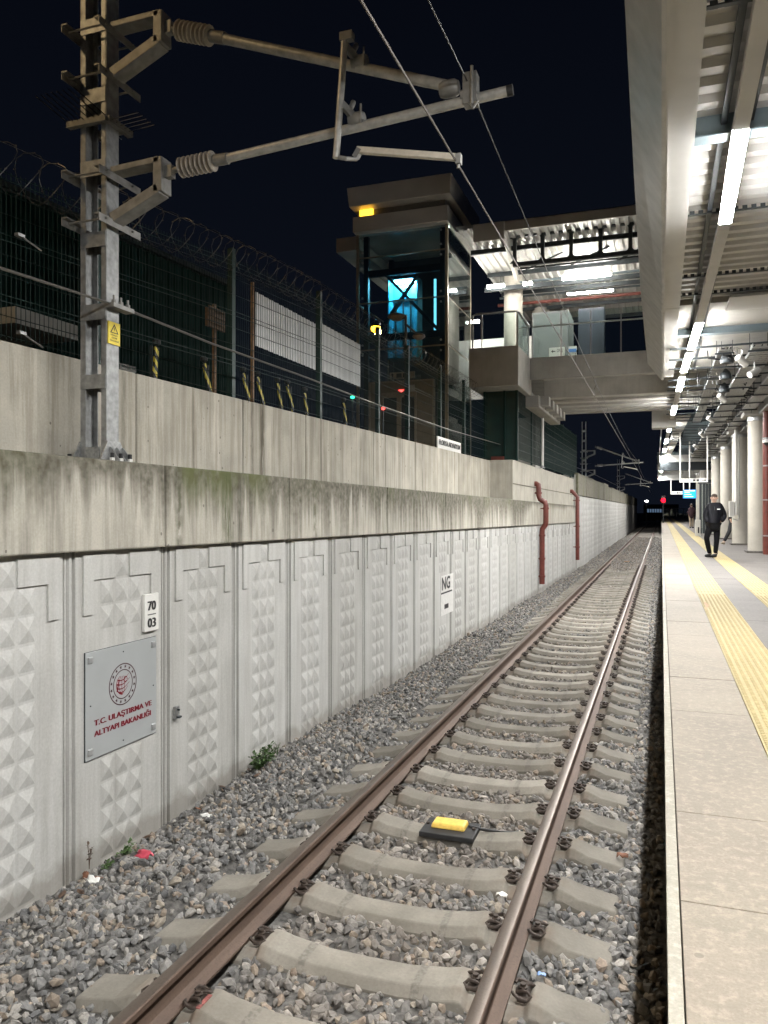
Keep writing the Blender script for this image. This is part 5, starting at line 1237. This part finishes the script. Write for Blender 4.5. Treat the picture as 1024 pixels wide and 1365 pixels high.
for i in range(7):
    x=r.uniform(.7,2.4); y=17+i*1.1; pts=[(x,y,5.5)]
    for j in range(6): pts.append((x+r.uniform(-.15,.25)*j*.4,y+r.uniform(-.2,.3),5.5-.09*math.sin(j/5*PI)*r.uniform(.8,2.5)))
    b.tube(pts,.016,6)
o=b.build('loose_cable',M_black); tag(o,'dark cables looping loosely below the ceiling trays','cable')
for i in range(3):
    y=17.2+2.1*i; o=MB().lathe([(.02,0),(.12,.02),(.14,.10),(.09,.2),(.03,.26)],(1.25+.12*i,y,5.25),n=14).build('junction_box',M_darkst,smooth=40); tag(o,['dark round ceiling box nearest the lamp row','dark round ceiling box in the middle of the ceiling services','dark round ceiling box farthest along the ceiling'][i],'ceiling box')
# spotlights
sy=[16.6,21.9,27.0,32.4,38.4,43.6,52,58,64]
sl=['white cylinder spotlight nearest the viewer, high under the ceiling','second white cylinder spotlight along the ceiling row']
for i,y in enumerate(sy):
    t=thing('spotlight',sl[i] if i<2 else 'small white cylinder spotlight in the distant ceiling row','spotlight',(1.47,y,5.2),group='white spotlights along the cable tray')
    a=Vector((-.085,-.09,.065)); c=Vector((.085,.09,-.065)); b=MB(); b.tube([a,a*.9,c*.97,c],[.058,.07,.07,.066],16); b.build('lamp_barrel',M_soffit,t,smooth=40)
    b=MB(); b.cyl((0,0,.05),(0,0,.22),.012,6); b.tube([a*.8+Vector((0,0,.06)),(-.14,-.05,.2),(-.1,.05,.28),(0,.05,.24)],.009,6); b.build('bracket',M_galv,t)
t=thing('spotlight','white cylinder spotlight set apart at right, close to the ducts','spotlight',P(1006,497,Y=17.6)); b=MB(); b.tube([(-.10,-.07,-.05),(.08,.07,.07)],[.068,.068],16); b.build('lamp_barrel',M_soffit,t,smooth=40); b=MB(); b.cyl((0,0,.05),(0,0,.25),.012,6); b.build('bracket',M_galv,t)
# columns
cls=[26.4,32.1,38.2,45.0,51.5,58,64.5]
for i,y in enumerate(cls):
    t=thing('concrete_column',['round concrete column nearest the viewer beside the red pipe','second round concrete column, with a white conduit beside it','third round concrete column behind the standing man'][i] if i<3 else 'round concrete column in the distant row on the platform','column',(2.80,y,PT),group='round concrete columns on the platform')
    MB().cyl((0,0,.0),(0,0,4.15),.30,36).build('shaft',M_col,t,smooth=40)
    b=MB(); b.lathe([(.305,4.02),(.315,4.03),(.315,4.15),(.305,4.16)],(0,0,0),n=36); b.build('top_band',M_galv,t,smooth=40)
    MB().box(-.36,.36,-.36,.36,.001,.06).build('plinth',M_slabd,t,bevel=.01)
    MB().box(-.45,.45,-.45,.45,4.16,4.6).build('column_head',M_bridge,t,bevel=.02)
t=thing('red_standpipe','red pipe standing on the platform in front of the nearest column','standpipe',(2.9,25.3,PT)); 
b=MB(); b.cyl((0,0,0),(0,0,4.3),.10,18); b.build('pipe',M_redpipe,t,smooth=40)
for z in (.55,1.6,2.6,3.4):
    b=MB(); b.lathe([(.112,-.02),(.112,.02)],(0,0,z),n=18); b.box(-.13,-.1,-.02,.02,z-.03,z+.03); b.build('pipe_clip',M_galv,t)
t=thing('dome_camera','white dome camera beside the red standpipe','camera',P(1022,590,Y=24.8)); b=MB(); b.lathe([(.02,.1),(.10,.08),(.11,.0)],(0,0,0),n=16); b.build('housing',M_white,t,smooth=50); b=MB(); b.lathe([(.08,0),(.07,-.05),(.02,-.09)],(0,0,0),n=16); b.build('lens_dome',M_black,t,smooth=50)
q=P(982,640,Y=31.2); t=thing('white_conduit','white vertical conduit pipe in front of the second column','conduit'); zb_=P(981,690,Y=31.2).z
b=MB(); b.tube([(q.x,31.4,5.3),(q.x,31.4,zb_+.1)],.055,10); b.build('pipe',M_white,t,smooth=40); b=MB(); b.tube([(q.x+.1,31.38,5.0),(q.x+.1,31.38,zb_),(q.x+.05,31.38,zb_-.1),(q.x-.1,31.38,zb_-.05)],.02,8); b.build('cable_loop',M_galv,t,smooth=40)
a=P(972,668,Y=31.3); c=P(979,689,Y=31.3); t=thing('white_cabinet','white electrical box mounted beside the second column','electrical box'); MB().box(a.x,c.x,31.25,31.5,c.z,a.z).build('cabinet',M_white,t,bevel=.01); MB().box(a.x+.02,c.x-.02,31.235,31.248,c.z+.03,a.z-.03).build('cabinet_door',M_soffit,t)
# hanging signs
def hsign(u0,u1,vb,vt,vtop,Y,label,body,dark=False):
    t=thing('hanging_sign',label,'hanging sign'); a=P(u0,vb,Y=Y); c=P(u1,vb,Y=Y); zt=P(u0,vt,Y=Y).z; ztop=min(5.6,P(u0,vtop,Y=Y).z)
    MB().box(a.x+.05,c.x-.05,Y,Y+.08,a.z,zt).build('board',M_white,t)
    for x in (a.x,c.x-.05): MB().box(x,x+.05,Y,Y+.05,a.z,ztop).build('hanger_post',M_white,t)
    w=c.x-a.x-.1; h=zt-a.z
    text('lettering',body,plain('sign_grey',(.22,.22,.2),.6,var=0),t,(a.x+.05+w*.06,Y-.004,a.z+h*.32),FRONTM,width=w*.28,height=h*.42,bold=.01)
    for k in range(2): b=MB(); b.box(a.x+.05+w*(.47+.14*k),a.x+.05+w*(.57+.14*k),Y-.005,Y-.001,a.z+h*.2,a.z+h*.8); b.build('square_symbol',M_ink,t)
    b=MB()
    x=a.x+.05+w*.82; zc=a.z+h/2; b.add([(x,Y-.004,zc-.012),(x+.1,Y-.004,zc-.012),(x+.1,Y-.004,zc-.05),(x+.17,Y-.004,zc),(x+.1,Y-.004,zc+.05),(x+.1,Y-.004,zc+.012),(x,Y-.004,zc+.012)],[(0,1,5,6),(2,3,4)])
    b.build('arrow',M_ink,t)
hsign(906,944,643,638,560,34.5,'white hanging direction sign with a right arrow, nearer of the two','PERON')
hsign(894,912,659,655,640,46,'white hanging sign farther away, left of the blue screen','PERON')
t=thing('blue_screen','bright blue passenger information screen hanging over the platform','screen'); a=P(911,664,Y=40); c=P(928,653,Y=40)
MB().box(a.x-.02,c.x+.02,40.01,40.15,a.z-.02,c.z+.02).build('housing',M_darkst,t); MB().box(a.x,c.x,40,40.008,a.z,c.z).build('display',E_BLUE,t)
b=MB(); b.cyl(((a.x+c.x)/2,40.08,c.z+.02),((a.x+c.x)/2,40.08,5.6),.03,8); b.build('hanger_post',M_white,t)
b=MB()
for k in range(3): b.box(a.x+.05,c.x-.12-.08*k,39.995,39.999,a.z+.06+.1*k,a.z+.085+.1*k)
b.box(a.x+.05,c.x-.05,39.995,39.999,c.z-.06,c.z-.02); b.build('text_rows',emis('screen_text',(.5,.75,1),1.0),t)
# dark vertical frames (stair enclosure) behind the man
t=thing('stair_enclosure','dark framed glass stair enclosure on the far platform','stair enclosure')
for u in (934,938.5,942.5,946.5):
    a=P(u,715,Y=47); MB().box(a.x-.06,a.x+.06,46.9,47.1,PT,P(u,645,Y=47).z).build('frame_post',M_darkst,t)
a=P(933,700,Y=47.2); c=P(950,700,Y=47.2); MB().box(a.x,c.x,47.2,47.25,PT,3.8).build('dark_glass',M_glassd,t); MB().box(a.x,c.x,46.9,49.5,3.82,4.0).build('roof',M_darkst,t)
t=thing('white_bin','low white cabinet with a dark opening standing on the far platform','cabinet'); a=P(926,705,Z=PT); q0=P(927,702,Y=42); q1=P(934,690,Y=42)
MB().box(q0.x,q1.x,42,42.35,PT,P(930,693,Y=42).z).build('cabinet',M_white,t,bevel=.01); MB().box(q0.x+.12,q1.x-.06,41.985,41.998,PT+.15,PT+.45).build('dark_opening',M_ink,t)
# red signal and far things
t=thing('red_signal','railway signal showing a bright red light at the far platform end','signal'); c=P(884.5,667,Y=85)
b=MB(); b.lathe([(.02,-.02),(.19,-.02),(.20,.02),(.02,.03)],c,'y',16); b.build('red_lens',E_RED,t); MB().box(c.x-.2,c.x+.2,c.y+.04,c.y+.2,c.z-.3,c.z+.5).build('signal_head',M_black,t); MB().cyl((c.x,c.y+.12,PT),(c.x,c.y+.12,c.z-.3),.05,8).build('mast',M_darkst,t)
t=thing('far_lamp','small white lamp on a post beyond the wall end','lamp post'); c=P(862,668,Y=110); MB().lathe([(.02,-.1),(.2,-.05),(.22,.05),(.02,.1)],c,n=10).build('lamp_globe',E_SPOT,t); MB().cyl((c.x,c.y,-1),(c.x,c.y,c.z-.1),.05,6).build('pole',M_darkst,t)
t=thing('distant_train','distant dark train with a row of pale blue lit windows','train'); Y=190; a=P(858,685,Y=Y); c=P(905,676,Y=Y)
MB().box(a.x,c.x,Y,Y+3,-.2,a.z+2.2).build('car_body',M_darkst,t)
for k in range(7):
    x=P(863+k*3.3,680,Y=Y).x; MB().box(x,x+.38,Y-.02,Y-.001,P(865,683,Y=Y).z,P(865,678.5,Y=Y).z).build('window',E_TRAIN,t)
t=thing('end_railing','pale glass railing across the far end of the platform','railing'); Y=152; a=P(883.5,689,Y=Y)
for i in range(4):
    x=a.x+i*1.2; MB().box(x+.05,x+1.15,Y,Y+.02,PT+.1,PT+1.5).build('glass_panel',M_glass,t); MB().box(x-.05,x+.05,Y-.02,Y+.05,PT,PT+1.65).build('post',M_white,t)
MB().box(a.x,a.x+4.8,Y-.03,Y+.05,PT+1.55,PT+1.65).build('top_rail',M_white,t)
# distant red lit graffiti boards on far wall skipped: red reflections come from the signal
# ------------------------------------------------------------------ people
def skin_mesh(name,nodes,edges,mat,parent,levels=2,root=None):
    ks=list(nodes); me=bpy.data.meshes.new(name); me.from_pydata([nodes[k][0] for k in ks],[(ks.index(a),ks.index(c)) for a,c in edges],[])
    o=bpy.data.objects.new(name,me); C.objects.link(o); sk=o.modifiers.new('s','SKIN'); sk.use_smooth_shade=True
    for i,k in enumerate(ks):
        r=nodes[k][1]; r=r if isinstance(r,tuple) else (r,r); me.skin_vertices[0].data[i].radius=r
    me.skin_vertices[0].data[ks.index(root or ks[0])].use_root=True
    s=o.modifiers.new('d','SUBSURF'); s.levels=levels; s.render_levels=levels
    bpy.context.view_layer.update(); dg=bpy.context.evaluated_depsgraph_get(); m2=bpy.data.meshes.new_from_object(o.evaluated_get(dg)); bpy.data.objects.remove(o)
    m2.polygons.foreach_set('use_smooth',[True]*len(m2.polygons)); m2.materials.clear(); m2.materials.append(mat); m2.name=name
    return link(name,m2,parent)
def person(label,loc,rz,J,mats,hands=True):
    t=thing('person',label,'person',loc,rz); skin,top,bot,hairm,shoe=mats
    n={'pelvis':(J['pelvis'],(.10,.09)),'chest':(J['chest'],(.12,.10)),'neck':(J['neck'],.055),'jaw':(J['jaw'],(.062,.066)),'head':(J['head'],(.078,.092)),'crown':(J['crown'],(.062,.075))}
    e=[('pelvis','chest'),('chest','neck'),('neck','jaw'),('jaw','head'),('head','crown')]
    for s in 'LR':
        n['sh'+s]=(J['sh'+s],.06); n['el'+s]=(J['el'+s],.042); n['wr'+s]=(J['wr'+s],.03); n['ha'+s]=(J['ha'+s],(.042,.022))
        n['hip'+s]=(J['hip'+s],.085); n['kn'+s]=(J['kn'+s],.055); n['an'+s]=(J['an'+s],.04)
        e+=[('chest','sh'+s),('sh'+s,'el'+s),('el'+s,'wr'+s),('wr'+s,'ha'+s),('pelvis','hip'+s),('hip'+s,'kn'+s),('kn'+s,'an'+s)]
        n['toe'+s]=(tuple(Vector(J['an'+s])*.5+Vector(J['toe'+s])*.5),(.025,.02)); e.append(('an'+s,'toe'+s))
        d=(Vector(J['ha'+s])-Vector(J['wr'+s])).normalized(); sd=d.cross(Vector((0,1,0))).normalized()
        for k,(off,l) in enumerate(((-.028,.062),(-.010,.072),(.009,.068),(.027,.055))):
            p0=Vector(J['ha'+s])+sd*off; n[f'f{s}{k}']=(tuple(p0+d*l*.5),.010); n[f'g{s}{k}']=(tuple(p0+d*l+Vector((0,-.015,-.01))),.008); e+=[('ha'+s,f'f{s}{k}'),(f'f{s}{k}',f'g{s}{k}')]
        n['th'+s]=(tuple(Vector(J['wr'+s])*.5+Vector(J['ha'+s])*.5+sd*-.05+Vector((0,-.02,0))),.010); e.append(('wr'+s,'th'+s))
    body=skin_mesh('body',n,e,skin,t,2,'pelvis')
    # face: nose, eyes, mouth
    h=Vector(J['head']); fw=Vector(J.get('face',(0,-1,0))).normalized(); sdv=Vector((0,0,1)).cross(fw).normalized()
    b=MB(); b.lathe([(.004,.03),(.012,.0),(.017,-.025),(.006,-.035)],h+fw*.095+Vector((0,0,-.005)),n=8)
    for s in (-1,1): b.lathe([(.006,-.03),(.022,-.015),(.024,.015),(.01,.03)],h+sdv*s*.082+Vector((0,0,-.005)),n=8)
    b.build('nose_and_ears',skin,body,smooth=60)
    b=MB()
    for s in (-1,1): b.lathe([(.004,-.011),(.017,0),(.004,.011)],h+fw*.090+sdv*s*.033+Vector((0,0,.015)),n=8); b.bar(h+fw*.092+sdv*s*.018+Vector((0,0,.036)),h+fw*.084+sdv*s*.055+Vector((0,0,.037)),.014,.014)
    b.bar(h+fw*.09-sdv*.024+Vector((0,0,-.055)),h+fw*.09+sdv*.026+Vector((0,0,-.055)),.012,.012); b.build('eyes_and_mouth',hairm,body)
    cap=[(.081,-.03),(.083,.0),(.082,.035),(.072,.07),(.050,.095),(.015,.106)]
    b=MB(); b.lathe(cap,(0,0,0),n=18); hc=h-fw*.022+Vector((0,0,.012))
    b.v=[(hc.x+v[0],hc.y+v[1]*1.06,hc.z+v[2]+(.05*max(0,(v[0]*fw.x+v[1]*fw.y)/.08) if v[2]<.06 else 0)) for v in b.v]
    b.build('hair',hairm,t,smooth=70)
    hn={'a':(tuple(h+Vector((0,0,.065))-fw*.035),(.074,.074)),'b':(tuple(h+Vector((0,0,.10))-fw*.01),(.062,.066)),'c':(tuple(h-fw*.05+Vector((0,0,-.01))),(.06,.055))}
    R=J.get('jr',(.185,.15)); hem=J.get('hem',.23)
    pv=Vector(J['pelvis']); cn={'hem':(tuple(pv-Vector((0,0,hem))),R),'hip':(tuple(pv+Vector((0,0,.05))),R),'waist':(tuple((pv+Vector(J['chest']))/2),(R[0]*.97,R[1]*.97)),'chest':(J['chest'],(R[0]*1.02,R[1])),'col':(tuple(Vector(J['neck'])-Vector((0,0,.02))),.088)}
    ce=[('hem','hip'),('hip','waist'),('waist','chest'),('chest','col')]
    for s in 'LR':
        cn['sh'+s]=(J['sh'+s],.092); cn['el'+s]=(J['el'+s],.074); cn['wr'+s]=(J['wr'+s],.06); ce+=[('chest','sh'+s),('sh'+s,'el'+s),('el'+s,'wr'+s)]
    K=1.22
    cn={k:(p,tuple(q*K for q in r) if isinstance(r,tuple) else r*K) for k,(p,r) in cn.items()}
    jk=skin_mesh('jacket',cn,ce,top,t,2,'waist')
    nk=Vector(J['neck'])
    if J.get('hood'):
        hd={'a':(tuple(nk+Vector((-.04,.09,-.02))),(.09,.06)),'b':(tuple(nk+Vector((.09,.10,-.03))),(.10,.065)),'c':(tuple(nk+Vector((.17,.07,-.06))),(.07,.05))}
        skin_mesh('hood',hd,[('a','b'),('b','c')],top,jk)
        col={'a':(tuple(nk+Vector((0,0,-.03))),.105),'b':(tuple(nk+Vector((0,-.005,.045))),.098)}
        skin_mesh('collar',col,[('a','b')],top,jk)
        ch=Vector(J['chest']); b=MB(); b.box(ch.x+.03,ch.x+.11,-.182,-.176,ch.z+.015,ch.z+.035); b.build('chest_print',M_white,jk)
        b=MB(); b.bar((ch.x-.035,-.183,ch.z+.1),(ch.x-.04,-.176,ch.z-.45),.012,.006); b.build('zip',M_darkst,jk)
    tn={'p':(J['pelvis'],(.125,.11))}; te=[]
    for s in 'LR':
        tn['h'+s]=(J['hip'+s],.098); tn['m'+s]=(tuple((Vector(J['hip'+s])+Vector(J['kn'+s]))/2),.085); tn['k'+s]=(J['kn'+s],.068); tn['c'+s]=(tuple(Vector(J['kn'+s])*.6+Vector(J['an'+s])*.4),.066); tn['a'+s]=(J['an'+s],.055); te+=[('p','h'+s),('h'+s,'m'+s),('m'+s,'k'+s),('k'+s,'c'+s),('c'+s,'a'+s)]
    tn={k:(p,tuple(q*1.12 for q in r) if isinstance(r,tuple) else r*1.12) for k,(p,r) in tn.items()}
    skin_mesh('trousers',tn,te,bot,t,2,'p')
    for s in 'LR':
        a=Vector(J['an'+s]); to=Vector(J['toe'+s]); d=(to-a); d.z=0
        sn={'heel':((a.x-d.x*.35,a.y-d.y*.35,.055),(.052,.055)),'mid':((a.x+d.x*.5,a.y+d.y*.5,.055),(.056,.055)),'toe':((to.x+d.x*.25,to.y+d.y*.25,.042),(.05,.042)),'top':((a.x,a.y,.13),.056)}
        skin_mesh('shoe',sn,[('heel','mid'),('mid','toe'),('heel','top')],shoe,t)
    return t
mp=P(952,743,Z=PT); mr=TH-.0
J=dict(pelvis=(-.02,0,.90),chest=(.005,0,1.30),neck=(.01,0,1.48),jaw=(0,-.02,1.555),head=(0,-.015,1.635),crown=(.005,.0,1.70),
 shL=(-.15,.0,1.40),elL=(-.215,.03,1.13),wrL=(-.16,-.05,.95),haL=(-.10,-.03,.90),
 shR=(.17,.02,1.41),elR=(.285,.06,1.12),wrR=(.15,-.09,.99),haR=(.09,-.03,.95),
 hipL=(-.10,0,.86),knL=(-.215,-.07,.53),anL=(-.10,.05,.10),toeL=(-.215,-.05,.03),
 hipR=(.08,0,.86),knR=(.055,-.05,.48),anR=(.035,.0,.10),toeR=(-.07,-.12,.03),face=(-.45,-1,0),hood=True)
person('man in a dark jacket and black trousers standing on the platform, hands in pockets',(mp.x,mp.y,PT),TH-.15,J,(M_skin,M_jacket,M_trouser,M_hair,M_black))
# logo mark on the jacket
# person leaning behind the second column
lp=P(976,722,Z=PT); J2=dict(pelvis=(.20,0,.93),chest=(.25,0,1.30),neck=(.25,0,1.49),jaw=(.24,-.02,1.56),head=(.24,-.01,1.64),crown=(.25,0,1.71),
 shL=(.09,0,1.41),elL=(.02,-.05,1.15),wrL=(.02,-.12,.95),haL=(.03,-.14,.89),shR=(.42,0,1.41),elR=(.48,0,1.13),wrR=(.46,-.08,.95),haR=(.44,-.1,.88),
 hipL=(.12,0,.88),knL=(-.0,-.05,.50),anL=(-.19,-.02,.10),toeL=(-.30,-.08,.03),hipR=(.28,0,.88),knR=(.25,-.05,.48),anR=(.22,0,.10),toeR=(.18,-.12,.03),face=(-.6,-1,0),jr=(.15,.13))
person('person in dark clothes leaning behind the second column with one leg out',(2.42,32.45,PT),TH,J2,(M_skin,M_jacket,M_denim,M_black,M_beige))
# distant person
dp=P(922,704,Z=PT)
J3=dict(J,hood=False); J3.update(knL=(-.10,-.02,.48),anL=(-.09,.0,.10),toeL=(-.1,-.13,.03),hipR=(.08,0,.86),knR=(.09,0,.48),anR=(.08,.02,.10),toeR=(.1,-.12,.03),elR=(.24,.05,1.13),jr=(.19,.15),face=(0,1,0))
person('distant person in a dark plum top and beige trousers on the far platform',(dp.x,dp.y,PT),TH,J3,(M_skin,M_purple,M_beige,M_hair,M_black))
# ------------------------------------------------------------------ weeds and litter
def weed(u,v,h,n,label,mat=None,spread=.12,leaf=.022,seed=1,zoff=0):
    g=P(u,v,W=(WA+.08,WB)); r=random.Random(seed); t=thing('weed',label,'plant',(g.x+.04,g.y,g.z+zoff)); b=MB(); s=MB()
    for i in range(n):
        a=r.uniform(0,2*PI); hh=h*r.uniform(.5,1.05); sp=spread*r.uniform(.3,1.2); tip=Vector((abs(math.cos(a))*sp*.7,math.sin(a)*sp*1.3,hh)); mid=Vector((tip.x*.35,tip.y*.35,hh*.6))
        s.tube([(0,0,-.03),mid,tip],[.003,.0025,.0012],4)
        for k in range(10):
            f=r.uniform(.25,1); p=mid*(1-f)*2*f*.5+tip*f*f+mid*.5*f*(1-f); p=mid.lerp(tip,f) if f>.5 else Vector((0,0,0)).lerp(mid,f*2)
            d=Vector((r.uniform(-.3,1),r.uniform(-1,1),r.uniform(-.2,.7))).normalized(); w=d.cross(Vector((r.uniform(-.3,.3),.2,1))).normalized(); l=leaf*r.uniform(.7,1.5)
            b.add([p,p+d*l*.5+w*l*.34,p+d*l,p+d*l*.5-w*l*.34],[(0,1,2,3)])
    s.build('stem',M_dry if mat else M_leaf,t); b.build('leaves',mat or M_leaf,t)
weed(340,1030,.27,46,'green leafy weed growing at the foot of the wall, the largest one',spread=.21,seed=4,leaf=.036,zoff=.0)
weed(158,1146,.13,12,'low green weed at the wall foot below the plaque',spread=.12,seed=5,leaf=.028)
weed(132,1160,.06,8,'tiny green weed nearest the corner of the groove at the wall foot',spread=.08,seed=8,leaf=.024)
weed(113,1152,.19,4,'dry brown weed stalk at the wall foot beside the groove',M_dry,spread=.03,seed=6,leaf=.018)
weed(365,1003,.12,4,'thin pale sprout beside the large green weed',None,spread=.05,seed=9,leaf=.014)
def scrap(u,v,s,mat,label,cat,name='litter_scrap',z=-.2):
    g=P(u,v,Z=z); r=random.Random(int(u)); b=MB(); n=5; vs=[]
    for i in range(n):
        for j in range(n): vs.append((g.x+(i/4-.5)*s*1.6,g.y+(j/4-.5)*s,z+.02+r.uniform(-.25,.3)*s))
    b.add(vs,[(i*n+j,(i+1)*n+j,(i+1)*n+j+1,i*n+j+1) for i in range(n-1) for j in range(n-1)])
    o=b.build(name,mat,smooth=70); m=o.modifiers.new('th','SOLIDIFY'); m.thickness=.002; tag(o,label,cat)
scrap(192,1143,.075,plain('red_wrapper',(.45,.05,.08),.4,var=.2),'crumpled red and white wrapper on the gravel near the wall','litter')
scrap(124,1176,.06,M_white,'crumpled white paper on the gravel below the dry stalk','litter')
scrap(669,1196,.045,M_white,'small white paper scrap beside the platform side rail','litter')
scrap(830,1144,.05,plain('brown_leaf',(.17,.07,.035),.7,var=.3),'curled brown leaf on the gravel beside the platform','leaf','dry_leaf')
scrap(722,1303,.03,plain('blue_scrap',(.25,.4,.7),.4,var=.1),'tiny blue scrap of plastic on the gravel by the platform side rail','litter')
scrap(275,1090,.05,M_white,'small white paper scrap on the gravel between wall and track','litter')
rl=random.Random(21)
for i in range(14):
    y=rl.uniform(3.6,9.5); x=WX(y)+rl.uniform(.03,.35); z=ground_z(x,y)+.045; b=MB(); a=rl.uniform(0,6.28); d=Vector((math.cos(a),math.sin(a),rl.uniform(-.1,.3))); w_=Vector((-math.sin(a),math.cos(a),rl.uniform(-.3,.3))); l=rl.uniform(.03,.06); c=Vector((x,y,z))
    b.add([c-d*l,c-d*l*.3+w_*l*.45,c+d*l*.4+w_*l*.4,c+d*l,c+d*l*.4-w_*l*.4,c-d*l*.3-w_*l*.45,c+Vector((0,0,.008))],[(0,1,6),(1,2,6),(2,3,6),(3,4,6),(4,5,6),(5,0,6)])
    o=b.build('dead_leaf',M_dry if i%3 else bpy.data.materials['brown_leaf']); m=o.modifiers.new('th','SOLIDIFY'); m.thickness=.0015; tag(o,'dead brown leaf lying on the gravel along the wall foot','leaf','dead leaves along the wall foot')
# ------------------------------------------------------------------ world, camera, render
w=bpy.data.worlds.new('World'); SC.world=w; w.use_nodes=True; nt=w.node_tree; bg=nt.nodes['Background']
tc=N(nt,'ShaderNodeTexCoord'); sp=N(nt,'ShaderNodeSeparateXYZ'); L(nt,tc.outputs['Generated'],sp.inputs[0])
r=N(nt,'ShaderNodeValToRGB'); e=r.color_ramp.elements; e[0].position=.0; e[0].color=(.0055,.0075,.0135,1); e[1].position=.75; e[1].color=(.0012,.0018,.0042,1)
L(nt,sp.outputs['Z'],r.inputs['Fac']); L(nt,r.outputs['Color'],bg.inputs['Color']); bg.inputs['Strength'].default_value=.18
cd=bpy.data.cameras.new('camera'); co=bpy.data.objects.new('camera',cd); C.objects.link(co); SC.camera=co
cd.sensor_fit='HORIZONTAL'; cd.sensor_width=36; cd.lens=36*F/1024; cd.shift_y=-2.5/1024; cd.clip_start=.05; cd.clip_end=2000
co.location=(0,0,CAMZ); co.rotation_euler=(PI/2,0,TH)
SC.view_settings.view_transform='Standard'; SC.view_settings.look='None'; SC.view_settings.gamma=1; SC.view_settings.exposure=2.22
cy=SC.cycles; cy.use_denoising=True; cy.max_bounces=6; cy.diffuse_bounces=3; cy.glossy_bounces=3; cy.transparent_max_bounces=12; cy.sample_clamp_indirect=6; cy.caustics_reflective=False; cy.caustics_refractive=False
cy.use_light_tree=True
